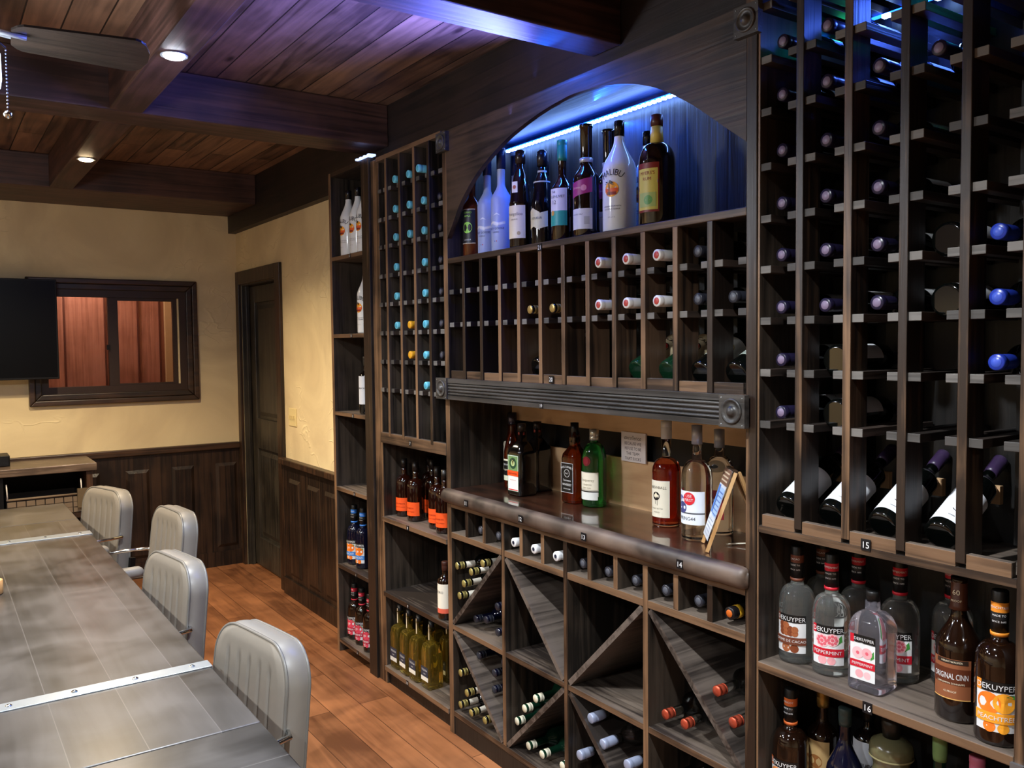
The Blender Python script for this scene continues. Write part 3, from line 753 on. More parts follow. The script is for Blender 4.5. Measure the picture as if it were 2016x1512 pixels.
# centre hutch
t3 = thing('back_bar_cabinet', (1.93, 2.25, 0), 'wide dark back-bar cabinet with arched lit niche, bottle rack, counter and diamond bins', 'cabinet')
CY0, CY1 = 1.49, 3.022
sub(B(MB(), CY1, 3.056, 0.0, 2.487, wpn), 'side_panel', t3, bevel=0.002)
sub(B(MB(), 1.456, CY0, 0.0, 2.487, wpn), 'side_panel', t3, bevel=0.002)
sub(B(MB(), CY0, CY1, 2.467, 2.487, wy, XF+0.02), 'top_panel', t3)
sub(B(MB(), CY0, CY1, 0.05, 0.972, wshade, XK-0.012, XK), 'back_panel', t3)
sub(B(MB(), CY0, CY1, 1.395, 1.953, wshade, XK-0.012, XK), 'back_panel', t3)
sub(B(MB(), CY0, CY1, 1.953, 2.467, wood('niche_back_bluegrey', '10131b', '262b38', 'Z', 0.5, bump=0.8, stretch=30), XK-0.012, XK), 'back_panel', t3)  # dark blue-grey grain across the niche back
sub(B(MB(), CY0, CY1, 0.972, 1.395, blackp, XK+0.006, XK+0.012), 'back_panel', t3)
# arch board
A = [(3.022, 2.055), (2.965, 2.125), (2.909, 2.192), (2.786, 2.283), (2.62, 2.357), (2.50, 2.392), (2.382, 2.416), (2.27, 2.430), (2.188, 2.434), (2.06, 2.424), (1.942, 2.402), (1.86, 2.376), (1.793, 2.346), (1.693, 2.288), (1.622, 2.238), (1.56, 2.192), (1.49, 2.142)]
def smooth(P, n=4):
    out = []
    for i in range(len(P)-1):
        p0 = P[max(i-1, 0)]; p1 = P[i]; p2 = P[i+1]; p3 = P[min(i+2, len(P)-1)]
        for k in range(n):
            t = k/n; out.append(tuple(0.5*((2*p1[j]) + (-p0[j]+p2[j])*t + (2*p0[j]-5*p1[j]+4*p2[j]-p3[j])*t*t + (-p0[j]+3*p1[j]-3*p2[j]+p3[j])*t**3) for j in (0, 1)))
    return out + [P[-1]]
AP = smooth(A); mb = MB(); n = len(AP); vs = []
for x in (XF, XF+0.02):
    vs += [(x, y, z) for y, z in AP] + [(x, y, 2.487) for y, z in AP]
fs = []
for i in range(n-1):
    fs += [(i, n+i, n+i+1, i+1), (2*n+i, 2*n+i+1, 3*n+i+1, 3*n+i), (i, i+1, 2*n+i+1, 2*n+i), (n+i, 3*n+i, 3*n+i+1, n+i+1)]
mb.add(vs, fs, warch); sub(mb, 'arch_board', t3)
rosette(t3, 3.036, 2.442, 0.078, XF); rosette(t3, 1.478, 2.442, 0.078, XF)
sub(B(MB(), CY0, CY1, 1.953, 1.975, wy, XF, XK-0.012), 'shelf', t3, bevel=0.002)
MPY = [2.901, 2.773, 2.645, 2.522, 2.391, 2.262, 2.134, 2.006, 1.876, 1.744, 1.614]
MPC = [y for y in MPY]
for y in MPC:
    sub(B(MB(), y-0.010, y+0.010, 1.487, 1.953, wps, XF-0.001, XF+0.085), 'post', t3, bevel=0.0015)
    sub(B(MB(), y-0.010, y+0.010, 1.487, 1.953, wshade, XK-0.075, XK-0.012), 'rear_post', t3)
rails(t3, [CY0] + MPC + [CY1], [1.838, 1.705], (CY0, CY1), w=0.020)
E_ = [CY1] + MPC + [CY0]
for a, b in zip(E_[:-1], E_[1:]):
    j = random.uniform(-0.003, 0.003)
    sub(B(MB(), b+0.011, a-0.011, 1.487, 1.519+j, wy, XF+0.004, XF+0.022), 'bottom_rail_block', t3, bevel=0.001)
sub(B(MB(), CY0, CY1, 1.40, 1.487, wy, XF, XK-0.012), 'rack_floor', t3)
plate(t3, '20', 2.33, 1.503); plate(t3, '19', 2.362, 1.412, x=1.744, s=0.8); plate(t3, '21', 2.389, 1.958)
# reeded moulding
prof = [(0.0, 1.403), (-0.020, 1.403), (-0.020, 1.419)]
for k in range(4):
    z0 = 1.419 + k*0.0125
    for j in range(7):
        a = PI*j/6; prof.append((-0.012 - 0.0075*math.sin(a), z0 + 0.00625 - 0.0058*math.cos(a)))
prof += [(-0.020, 1.470), (-0.020, 1.487), (0.0, 1.487)]
sub(MB().extr([(XF+p, z) for p, z in prof], 'Y', 1.557, 3.007, wtrim), 'reeded_moulding', t3)
rosette(t3, 3.045, 1.446, 0.086, XF-0.008); rosette(t3, 1.515, 1.444, 0.086, XF-0.008)
# counter
prof = []
for j in range(13):
    a = PI/2 + PI*j/12; prof.append((1.762 + 0.028*math.cos(a), 1.002 + 0.031*math.sin(a)))
top = sub(B(MB(), 1.492, 3.02, 0.972, 1.033, wbar, 1.762, XK+0.004), 'counter_top', t3)
rows = [(1.4765, 0.03), (1.478, 0.55), (1.484, 0.85), (1.497, 0.97), (1.52, 1.0)] + [(1.52 + (3.02-1.52)*k/30, 1.0) for k in range(1, 30)] + [(3.02, 1.0), (3.045, 0.95), (3.058, 0.8), (3.066, 0.5), (3.068, 0.03)]
mb = MB(); vs = []
for q, (y, s) in enumerate(rows):
    wob = 0.0025*math.sin(q*1.7) + 0.0015*math.sin(q*0.6)
    for p, z in prof: vs.append((1.762 + (p-1.762)*s*1.05 + wob*s*(1 if p < 1.755 else 0), y, 1.0025 + (z-1.002)*(0.45+0.55*s)))
m_ = len(prof); fs = []
for i in range(len(rows)-1):
    for j in range(m_-1): fs.append((i*m_+j, i*m_+j+1, (i+1)*m_+j+1, (i+1)*m_+j))
fs.append(tuple(range(m_))); fs.append(tuple(reversed(range((len(rows)-1)*m_, len(rows)*m_))))
mb.add(vs, fs, wbaredge, True); sub(mb, 'counter_edge', t3)
for n, y in (('11', 2.851), ('12', 2.478), ('13', 2.123), ('14', 1.696)): plate(t3, n, y, 1.001, x=1.7325)
# nook back boards
sub(B(MB(), CY0, CY1, 1.300, 1.40, wpale, XK-0.016, XK), 'upper_back_board', t3, label='pale wooden board along the top of the counter nook')
sub(B(MB(), CY0, CY1, 1.033, 1.208, wpale, XK-0.014, XK), 'lower_back_board', t3, label='pale wooden board behind the counter')
# cubbies and bins
sub(B(MB(), CY0, CY1, 0.955, 0.972, wy, XF, XK-0.012), 'cubby_top', t3)
sub(B(MB(), CY0, CY1, 0.828, 0.852, wy, XF, XK-0.012), 'shelf', t3, bevel=0.0015)
VM = [2.641, 2.261, 1.870]
for y in VM: sub(B(MB(), y-0.011, y+0.011, 0.10, 0.955, wpn, XF-0.001, XK-0.012), 'divider', t3, bevel=0.0015)
for y in (2.901, 2.773, 2.522, 2.391, 2.134, 2.006, 1.744, 1.614): sub(B(MB(), y-0.010, y+0.010, 0.852, 0.955, wpn, XF, XK-0.012), 'cubby_divider', t3, bevel=0.0015)
bays = [(3.022, 2.652), (2.630, 2.272), (2.250, 1.881), (1.859, 1.49)]
def diag(y0, z0, y1, z1):
    d = Vector((y1-y0, z1-z0)).normalized() * 0.0095; nx, nz = -d.y, d.x
    return MB().extr([(y0+nx, z0+nz), (y1+nx, z1+nz), (y1-nx, z1-nz), (y0-nx, z0-nz)], 'X', XF, XK-0.012, wood('rack_wood_diagonal', '2a2420', '625850', 'X', 0.45, rnd=0.3))
for i, (a, b) in enumerate(bays):
    sub(B(MB(), b, a, 0.445, 0.465, wy, XF, XK-0.012), 'shelf', t3, bevel=0.0015)
    zt, zm, zl, zb = 0.822, 0.472, 0.438, 0.106
    if i % 2 == 0: q = [(a-.006, zm, b+.006, zt), (a-.006, zl, b+.006, zb)]
    else: q = [(a-.006, zt, b+.006, zm), (a-.006, zb, b+.006, zl)]
    for d in q: sub(diag(*d), 'diagonal_divider', t3)
sub(B(MB(), CY0, CY1, 0.078, 0.10, wy, XF, XK-0.012), 'shelf', t3, bevel=0.0015)
sub(MB().box((XF+0.004, 1.456, 0.0), (XF+0.02, 3.056, 0.078), wshade), 'toe_kick', t3)  # near-black colour stands in for the shadow under the cabinet
sub(MB().box((XF+0.024, 3.068, 0.0), (XF+0.04, 3.672, 0.066), wshade), 'toe_kick', t2)  # shadow below the bottom shelf, put into the colour

# right rack cabinet
t4 = thing('wine_rack_cabinet', (1.93, 1.12, 0), 'tall dark wine rack nearest the viewer over shelves of liqueur bottles', 'cabinet')
RY0, RY1 = 0.812, 1.455
sub(B(MB(), 0.778, RY0, 0.0, 2.76, wpn), 'side_panel', t4, bevel=0.002)
sub(B(MB(), RY1-0.006, RY1, 0.0, 2.76, wpn, XF+0.004), 'side_panel', t4)
sub(B(MB(), 1.455, 1.492, 2.487, 2.76, wpn), 'side_panel', t4)
sub(B(MB(), RY0, 1.449, 0.05, 2.76, wshade, XK-0.012, XK), 'back_panel', t4)
RP = [1.3275, 1.196, 1.058, 0.9245]
posts(t4, RP, 1.16, 2.76)
RZ = [2.600, 2.468, 2.335, 2.205, 2.068, 1.937, 1.809, 1.678, 1.546, 1.413]
rails(t4, [RY0] + RP + [1.449], RZ, (RY0, 1.449))
sub(B(MB(), RY0, 1.449, 2.74, 2.76, wy, XF), 'top_panel', t4)
E_ = [1.449] + RP + [RY0]
for a, b in zip(E_[:-1], E_[1:]):
    sub(B(MB(), b+0.011, a-0.011, 1.150, 1.181, wy, XF+0.003, XF+0.022), 'bottom_rail_block', t4, bevel=0.001)
    sub(B(MB(), b+0.035, a-0.035, 1.250, 1.292, wpale, XK-0.09, XK-0.075), 'rear_support_block', t4, label='pale sawn block')
sub(B(MB(), RY0, 1.449, 1.133, 1.150, wy, XF+0.001, XF+0.022), 'front_rail', t4)
sub(B(MB(), RY0, 1.449, 1.133, 1.148, wy, XF+0.022, XK-0.012), 'rack_floor', t4)
for z in (0.792, 0.405, 0.09): sub(B(MB(), RY0, 1.449, z-0.022, z, wy, XF, XK-0.012), 'shelf', t4, bevel=0.002)
plate(t4, '15', 1.14, 1.158); plate(t4, '16', 1.132, 0.779)
sub(MB().box((XF-0.008, 0.79, 0.70), (XF, 0.815, 0.782), simple('steel_hinge', '8f9296', 0.35, 0.8)), 'metal_plate', t4)

# ------------------------------------------------------------------ LED tapes
led = thing('light_strip', (2.06, 2.3, 2.432), 'glowing blue LED tape along the back of the arched niche', 'light strip')
mb = MB().box((2.050, 1.60, 2.438), (2.077, 3.01, 2.444), led_core)
for k in range(58):
    y = 1.62 + k*0.0242; mb.box((2.046, y-0.0060, 2.431), (2.060, y+0.0060, 2.4385), led_glow)
sub(mb, 'tape', led); 
led2 = thing('light_strip', (1.80, 2.5, 2.487), 'LED tape lying on the cabinet top under the ceiling beam', 'light strip')
mb = MB().box((1.80, 2.10, 2.488), (1.812, 3.03, 2.491), led_dim)
sub(mb, 'tape', led2)
led3 = thing('light_strip', (2.05, 1.1, 2.444), 'LED tape with blue and green lights inside the top of the near rack', 'light strip')
mb = MB().box((2.040, 0.83, 2.452), (2.052, 1.44, 2.456), led_core)
for k, y in enumerate((0.95, 1.137, 1.20, 1.275, 1.40)): mb.box((2.034, y-0.010, 2.444), (2.048, y+0.010, 2.4525), led_green if k in (0, 4) else led_glow)
sub(mb, 'tape', led3)
lc = thing('light_connector', (1.77, 3.80, 2.517), 'crumpled clear LED connector glowing on top of the shelf tower', 'light connector')
mb = MB()
for k in range(7):
    y = 3.72 + k*0.022; mb.box((1.75 + 0.006*(k % 2), y, 2.517), (1.79, y+0.02, 2.527 + 0.008*((k*3) % 3)), led_dim)
sub(mb, 'clear_housing', lc, bevel=0.003)

# ------------------------------------------------------------------ bottles
def prof(h, rb, rn, zs, zn, base=0.004, n=10, ease=1.0):
    P = [(rb*0.80, 0.0), (rb*0.93, 0.0012), (rb, base+0.003)]
    P.append((rb, zs*0.5)); P.append((rb, zs))
    for k in range(1, n+1):
        t = k/n; s = (1+math.cos(PI*t**ease))/2
        P.append((rn + (rb-rn)*s, zs + (zn-zs)*t))
    P.append((rn, h-0.012)); P.append((rn*1.12, h-0.010)); P.append((rn*1.12, h))
    return P
KIND = {}
def kind(name, P, glass, cap=None, lab=(), square=0, matf=None, extra=None, capname='cap', caplabel=None):
    """cap: list of (profile, mat); lab: dict parts -> commands"""
    K = []
    g = MB().lathe(P, glass, 32, p=square, matf=matf); K.append(('glass_body', g.mesh('glass_body'), None))
    if cap:
        c = MB()
        for pr, m in cap: c.lathe(pr, m, 24)
        K.append((capname, c.mesh(capname), caplabel))
    for part, cmds in dict(lab).items():
        m = MB()
        for c in cmds:
            if c[0] == 'p': m.patch(c[1], c[2], c[3], c[4], c[5], c[6], *c[7:8], **(c[8] if len(c) > 8 else {}))
            if c[0] == 'd': m.disc(c[1], c[2], c[3], c[4], c[5], *c[6:7], **(c[7] if len(c) > 7 else {}))
            if c[0] == 't': m.text(c[1], c[2], c[3], c[4], c[5], c[6], *c[7:8], **(c[8] if len(c) > 8 else {}))
            if c[0] == 'g': m.poly(c[1], c[2], c[3], *c[4:5], **(c[5] if len(c) > 5 else {}))
        K.append((part, m.mesh(part), None))
    KIND[name] = K
def put(k, loc, label, group=None, cat='bottle', name='liquor_bottle', M=None, spin=0.0):
    r = bpy.data.objects.new(name, None); COL.objects.link(r); r.empty_display_size = 0.03
    m = Matrix.Translation(loc) @ (M if M is not None else Matrix.Identity(4)) @ Matrix.Rotation(spin, 4, 'Z')
    r.matrix_world = m; r.location = m.to_translation(); r.rotation_euler = m.to_euler()
    tag(r, label, cat, group)
    for n, me, lb in KIND[k]:
        o = bpy.data.objects.new(n, me); COL.objects.link(o); o.parent = r
        if lb: o['label'] = lb
    return r
def foil(h, rn, z0, mat, top=None):
    return [([(rn*1.08, z0), (rn*1.17, z0+0.012), (rn*1.2, h-0.018), (rn*1.14, h-0.016), (rn*1.22, h-0.013), (rn*1.22, h+0.0002), (rn*1.1, h+0.002), (0.002, h+0.002)], mat)]
def screw(h, rc, z0, mat, ring=True):
    P = [(rc, z0)]
    if ring: P += [(rc*1.0, z0+0.003), (rc*0.94, z0+0.0035), (rc*0.94, z0+0.0055), (rc, z0+0.006), (rc, h-0.008), (rc*0.95, h-0.0075), (rc*0.95, h-0.006), (rc, h-0.0055)]
    return [(P + [(rc, h-0.001), (rc*0.94, h+0.0015), (0.002, h+0.0015)], mat)]

blk, wht, crm = H('111111', 0.4), H('dcdddd', 0.4), H('e3d9bd', 0.45)
red, blu, org = H('c01a2c', 0.4), H('2f6fc0', 0.4), H('f0561e', 0.45)
# --- wine bottles lying in racks (neck towards the room)
WR, WH = 0.0365, 0.300
wp = prof(WH, WR, 0.0138, 0.185, 0.225)
def wine(name, glass, capm, labmat=wht, z0=0.235, scr=False, r=WR, h=WH, label=True, necklab=None, top=None, rn=0.0138):
    P = prof(h, r, rn, h*0.62, h*0.75)
    cap = screw(h, 0.0152, h-0.030, capm) if scr else foil(h, rn, z0, capm)
    if top: cap = cap + [([(0.0105, h+0.0021), (0.0103, h+0.0024), (0.001, h+0.0025)], top)]
    lab = {}
    if label: lab['label'] = [('p', -0.04, 0.04, 0.045, 0.135, r, labmat), ('t', 'RESERVE', 0, 0.10, 0.011, r, blk)]
    if necklab: lab['neck_label'] = [('p', -0.032, 0.032, h-0.085, h-0.038, rn*1.01, necklab), ('g', [(-0.010, h-0.075), (0.004, h-0.068), (0.009, h-0.05), (0.001, h-0.058)], rn*1.01, red)]
    kind(name, P, glass, cap, lab, capname='capsule')
wine('cyan', G_dgreen, H('6fc6dc', 0.35), top=H('4fa9c6', 0.4))
wine('yellow', G_dark, H('e0a229', 0.35))
wine('navyfoil', G_dark, H('16161f', 0.3), top=H('4a4a55', 0.4))
wine('whitered', G_dgreen, H('dcdad6', 0.35), top=H('b5453f', 0.4))
wine('goldscrew', G_dark, simple('gold_cap', 'b99c5c', 0.3, 0.5), scr=True)
wine('white', G_brown, H('e6e8ea', 0.35), top=H('e6e8ea', 0.36))
KIND['white'].append(('cap_mark', MB().lathe([(0.0072, WH+0.0026), (0.0071, WH+0.0029), (0.0048, WH+0.0029), (0.0047, WH+0.0026)], H('1b2136', 0.4), 20).mesh('cap_mark'), 'dark ring mark on the cap'))
wine('black', G_dark, H('2a2b33', 0.3), top=H('555861', 0.35))
wine('lilac', G_dark, H('1c1830', 0.3), top=H('7a6c86', 0.4))
wine('blue', G_dark, H('22379c', 0.3), top=H('3a54bd', 0.35))
wine('goldneck', G_dark, simple('olive_gold_cap', 'a89a5c', 0.32, 0.45), scr=True, necklab=H('ece6d6'), r=0.034)
wine('navycap', G_navy, H('23252f', 0.35), scr=True, r=0.034)
wine('ivory', G_dgreen, H('dbd6bf', 0.4), scr=True, r=0.036, z0=0.26)
wine('silver', G_clear, simple('silver_blue_foil', '9fa9c4', 0.35, 0.3), z0=0.245, label=False, r=0.037)
wine('copper', G_clear, simple('copper_cap', 'c4553c', 0.25, 0.55), scr=True, label=False, r=0.038)
wine('amberfoil', G_black, H('151214', 0.3), top=H('c2601f', 0.4), rn=0.0145)
KIND['amberfoil'].append(('neck_band', MB().lathe([(0.0176, 0.262), (0.0182, 0.2625), (0.0182, 0.2775), (0.0176, 0.278)], H('d9a92a', 0.35), 24).mesh('neck_band'), 'yellow band'))
# --- slanted display bottles
kind('slantwine', prof(0.298, 0.0375, 0.0138, 0.185, 0.225), G_dark, foil(0.298, 0.0138, 0.24, H('3a2a4a', 0.35)),
     {'label': [('p', -0.056, 0.056, 0.024, 0.142, 0.0375, H('eceef4', 0.45)), ('t', 'a', 0, 0.070, 0.016, 0.0375, blk)] +
      [('g', [(0.017*math.cos(a0), 0.073+0.017*math.sin(a0)), (0.019*math.cos(a0), 0.073+0.019*math.sin(a0)), (0.019*math.cos(a0+.3), 0.073+0.019*math.sin(a0+.3)), (0.017*math.cos(a0+.3), 0.073+0.017*math.sin(a0+.3))], 0.0375, blk) for a0 in [k*0.3 for k in range(-8, 9)]] +
      [('t', 'estate wine', 0, 0.040, 0.006, 0.0375, blk)]}, capname='capsule')
kind('slantgreen', prof(0.298, 0.0375, 0.0138, 0.185, 0.225), simple('glass_bottle_green', '2c6b48', 0.03, trans=0.85), foil(0.298, 0.0138, 0.24, H('d7d6d2', 0.35)),
     {'label': [('p', -0.056, 0.056, 0.055, 0.184, 0.0375, H('dcc9a2')), ('p', -0.056, 0.056, 0.055, 0.075, 0.0375, H('e4e6e4'), False, dict(lift=0.001)), ('t', 'BACARDI', 0, 0.155, 0.019, 0.0375, blk), ('d', 0, 0.118, 0.017, 0.0375, blk), ('d', 0, 0.118, 0.013, 0.0375, H('a5322c'), False, dict(lift=0.0016))]}, capname='capsule')
kind('slantdark', prof(0.298, 0.0385, 0.0138, 0.185, 0.225), G_dark, foil(0.298, 0.0138, 0.24, blk),
     {'label': [('p', -0.056, 0.056, 0.050, 0.160, 0.0385, H('d6dad6')), ('d', 0, 0.11, 0.02, 0.0385, H('b59a62')), ('p', -0.056, 0.056, 0.05, 0.070, 0.0385, H('9aa59c'), False, dict(lift=0.001))]}, capname='capsule')
kind('slantbacardi', prof(0.298, 0.0385, 0.0138, 0.185, 0.225), G_dark, foil(0.298, 0.0138, 0.24, blk),
     {'label': [('p', -0.05, 0.05, 0.060, 0.185, 0.0385, H('d8c49c')), ('t', 'BACARDI', 0, 0.150, 0.017, 0.0385, blk), ('d', 0, 0.115, 0.016, 0.0385, blk), ('p', -0.05, 0.05, 0.06, 0.078, 0.0385, H('e7e9e6'), False, dict(lift=0.001))]}, capname='capsule')
# --- standing liquor bottles
LRr = 0.046
def palm(r, z, R):
    out = [('d', 0, z, R, r, H('f7a52a')), ('p', -R*0.95, R*0.95, z-R*0.35, z+R*0.12, r, H('e4612b'), False, dict(lift=0.0013)), ('p', -R*0.7, R*0.7, z-R*0.75, z-R*0.35, r, H('8c2b20'), False, dict(lift=0.0013))]
    out += [('g', [(-R*0.35, z-R*0.8), (-R*0.22, z-R*0.8), (-R*0.30, z+R*0.75), (-R*0.40, z+R*0.75)], r, blk, False, dict(lift=0.002))]
    for a in (20, 60, 100, 140, 175, -15):
        a = math.radians(a); out.append(('g', [(-R*0.35, z+R*0.8), (-R*0.35 + R*0.45*math.cos(a) - 0.002*math.sin(a), z+R*0.8 + R*0.45*math.sin(a) + 0.002*math.cos(a)), (-R*0.35 + R*0.75*math.cos(a), z+R*0.75 + R*0.45*math.sin(a) - R*0.15), (-R*0.35 + R*0.4*math.cos(a), z+R*0.68 + R*0.3*math.sin(a))], r, blk, False, dict(lift=0.002)))
    return out
def malibu(name, h, r):
    P = [(r*0.85, 0), (r*0.97, 0.002), (r, 0.008), (r, h*0.56)] + [(r - (r-0.0155)*(1-math.cos(PI*(t/14)**0.9))/2, h*0.56 + h*0.29*t/14) for t in range(1, 15)] + [(0.0150, h*0.86), (0.0150, h-0.003)]
    kind(name, P, G_white, [([(0.0165, h*0.86), (0.0165, h-0.004), (0.015, h-0.001), (0.001, h)], H('0e0e12', 0.2))],
         {'printed_label': [('t', 'MALIBU', 0, h*0.525, 0.028, r*0.97, blk, False, dict(arc=0.06, lift=0.003, sx=0.85))] + palm(r, h*0.375, 0.024) +
          [('t', 'CARIBBEAN RUM WITH', 0, h*0.225, 0.006, r, blk), ('t', 'COCONUT LIQUEUR', 0, h*0.20, 0.006, r, blk), ('t', '21% vol  1L', 0, h*0.13, 0.0055, r, H('55585e'))]})
malibu('malibu', 0.355, 0.054); malibu('malibu_s', 0.335, 0.045)
def frost(h, r):
    P = prof(h, r, 0.0150, h*0.50, h*0.66)
    kind('frosted', P, G_frost, [([(0.0175, h*0.80), (0.0175, h*0.985), (0.016, h), (0.001, h+0.001)], H('182448', 0.3))],
         {'printed_label': [('p', -0.040, -0.010, h*0.252, h*0.272, r, wht, False, dict(zt=0.010)), ('p', -0.010, 0.012, h*0.262, h*0.295, r, wht, False, dict(zt=-0.006)), ('p', 0.012, 0.040, h*0.252, h*0.278, r, wht, False, dict(zt=0.006)), ('g', [(-0.012, h*0.35), (0.006, h*0.375), (0.022, h*0.345), (0.006, h*0.36)], r, H('f1f4fb')), ('t', 'GREY GOOSE', 0, h*0.225, 0.0115, r, H('27365f')), ('t', 'VODKA', 0, h*0.19, 0.008, r, H('27365f')), ('p', -0.006, -0.002, h*0.10, h*0.108, r, blu), ('p', 0.002, 0.006, h*0.10, h*0.108, r, red)]})
frost(0.395, 0.040)
def dek(name, h, r, glass, capm, accent, w1, art, body=wht, necktxt=True, spectxt=None):
    P = [(r*0.85, 0), (r*0.97, 0.002), (r, 0.009), (r*1.0, h*0.44), (r*0.98, h*0.52)] + [(0.0175 + (r*0.98-0.0175)*math.cos(PI/2*t/9), h*0.52 + h*0.14*math.sin(PI/2*t/9)) for t in range(1, 10)] + [(0.0155, h*0.70), (0.0145, h*0.9), (0.0145, h-0.004)]
    cap = [([(0.0175, h*0.70), (0.0178, h*0.725)], accent), ([(0.0168, h*0.725), (0.0160, h*0.86), (0.0163, h*0.865), (0.0163, h-0.002), (0.015, h), (0.001, h)], blk)]
    lw = 0.041; H0 = h; h = h*0.90
    L = [('p', -lw, lw, h*0.11, h*0.40, r, body), ('p', -lw, lw, h*0.395, h*0.475, r, blk), ('t', 'DEKUYPER', 0, h*0.435, 0.0165, r, wht), ('p', -lw, -lw+0.012, h*0.395, h*0.475, r, accent, False, dict(lift=0.001))]
    L += art(r, h); h = H0
    kind(name, P, glass, cap, {'label': L, 'neck_label': [('p', -0.045, 0.045, h*0.86, h*0.925, 0.0165, accent), ('p', -0.034, 0.034, h*0.81, h*0.86, 0.0165, H('1c1c1c')), ('t', 'MADE TO', 0, h*0.84, 0.006, 0.0167, wht), ('t', 'SINCE 1695', 0, h*0.80, 0.0055, 0.0167, wht), ('t', w1, 0, h*0.893, 0.007, 0.0167, wht)]})
def petals(cols, r, cz, h):
    out = []
    for du, dz, R in ((-0.013, cz, 0.017), (0.012, cz+0.003, 0.016)):
        out.append(('d', du, dz, R, r, H(cols[0]), False, dict(lift=0.0014)))
        for k in range(8):
            a = 2*PI*k/8; out.append(('d', du+0.6*R*math.cos(a), dz+0.6*R*math.sin(a), R*0.22, r, H(cols[1]), False, dict(lift=0.0018)))
        out.append(('d', du, dz, R*0.25, r, H(cols[1]), False, dict(lift=0.0018)))
    out.append(('g', [(0.024, dz-0.012), (0.036, dz-0.004), (0.034, dz+0.012), (0.026, dz+0.004)], r, H('3f8f3c'), False, dict(lift=0.0012)))
    return out
def art_pep(r, h): return petals(('f0b9bd', 'd9606f'), r, h*0.335, h) + [('p', -0.041, 0.041, h*0.19, h*0.265, r, red, False, dict(lift=0.0016)), ('t', 'PEPPERMINT', 0, h*0.228, 0.0125, r, wht, False, dict(lift=0.0022)), ('d', -0.012, h*0.155, 0.011, r, H('eaa3a8'), False, dict(lift=0.0013)), ('d', 0.010, h*0.152, 0.010, r, H('eaa3a8'), False, dict(lift=0.0013))]
def beans(r, h): return [('d', -0.02+0.011*(k % 4), h*0.30+0.010*(k // 4), 0.0085, r, H('9c5a36' if k % 2 else '7a3d22'), False, dict(lift=0.0013+0.0001*k)) for k in range(10)]
def art_cac(r, h): return beans(r, h) + [('p', -0.041, 0.041, h*0.19, h*0.262, r, H('6b3a28'), False, dict(lift=0.003)), ('t', 'CREME DE CACAO', 0, h*0.226, 0.0095, r, wht, False, dict(lift=0.0036)), ('d', -0.01, h*0.155, 0.012, r, H('9c5a36')), ('d', 0.012, h*0.152, 0.011, r, H('7a3d22'))]
def fruit(c1, c2, band, word):
    def F(r, h): return [('d', -0.014, h*0.315, 0.023, r, H(c1), False, dict(lift=0.0013)), ('d', 0.015, h*0.325, 0.021, r, H(c2), False, dict(lift=0.0016)), ('g', [(0.018, h*0.375), (0.034, h*0.36), (0.036, h*0.385), (0.026, h*0.39)], r, H('3f8f3c'), False, dict(lift=0.002)), ('p', -0.041, 0.041, h*0.175, h*0.25, r, H(band), False, dict(lift=0.0022)), ('t', word, 0, h*0.212, 0.0135, r, wht, False, dict(lift=0.0028)), ('d', -0.012, h*0.145, 0.012, r, H(c1)), ('d', 0.014, h*0.14, 0.011, r, H(c2))]
    return F
dek('dk_pep', 0.300, 0.046, G_spirit, blk, red, 'PEPPERMINT', art_pep)
dek('dk_cac', 0.300, 0.046, G_spirit, blk, H('6b3a28'), 'CACAO', art_cac)
dek('dk_peach', 0.315, 0.046, G_brown, blk, H('e08a2a'), 'PEACHTREE', fruit('ef7a22', 'f5a52c', 'f0a02c', 'PEACHTREE'))
dek('dk_cur', 0.312, 0.040, G_navy, blk, blu, 'CURACAO', fruit('ef8a22', 'e06f1c', '3f7fc9', 'CURACAO'))
dek('dk_ras', 0.292, 0.038, G_brown, blk, H('a81f33'), 'RAZZ', fruit('c3263c', 'd44055', 'b51c3a', 'RASPBERRY'))
dek('dk_apr', 0.312, 0.046, G_brown, blk, H('c9622a'), 'APRICOT', fruit('d98a4a', 'c9702f', 'd9862f', 'APRICOT'))
# flat flask
h = 0.237; P = [(0.036, 0), (0.043, 0.004), (0.044, 0.01), (0.044, 0.14)] + [(0.014 + 0.030*math.cos(PI/2*k/8), 0.14+0.05*math.sin(PI/2*k/8)) for k in range(1, 9)] + [(0.0135, 0.215)]
kind('flask', P, P_clear, [([(0.0155, 0.213), (0.0155, h-0.002), (0.014, h), (0.001, h)], blk)],
     {'label': [('p', -0.031, 0.031, 0.03, 0.120, 0.044, wht, True), ('p', -0.031, 0.031, 0.118, 0.138, 0.044, blk, True), ('p', -0.031, -0.022, 0.118, 0.138, 0.044, red, True, dict(lift=0.001)), ('t', 'DEKUYPER', 0.003, 0.128, 0.0105, 0.044, wht, True)] +
      [(q[0],) + tuple(q[1:]) for q in [('d', -0.012, 0.095, 0.014, 0.044, H('f0b9bd'), True, dict(lift=0.0013)), ('d', 0.011, 0.097, 0.013, 0.044, H('eba5ab'), True, dict(lift=0.0014)), ('d', -0.012, 0.095, 0.004, 0.044, H('d9606f'), True, dict(lift=0.0018)), ('d', 0.011, 0.097, 0.004, 0.044, H('d9606f'), True, dict(lift=0.0018)), ('g', [(0.02, 0.083), (0.029, 0.09), (0.028, 0.106), (0.021, 0.098)], 0.044, H('3f8f3c'), True), ('p', -0.031, 0.031, 0.060, 0.077, 0.044, red, True, dict(lift=0.0016)), ('t', 'PEPPERMINT', 0, 0.0685, 0.0095, 0.044, wht, True, dict(lift=0.002)), ('d', -0.008, 0.045, 0.010, 0.044, H('eba5ab'), True), ('d', 0.012, 0.044, 0.009, 0.044, H('f0b9bd'), True)]]}, square=7)
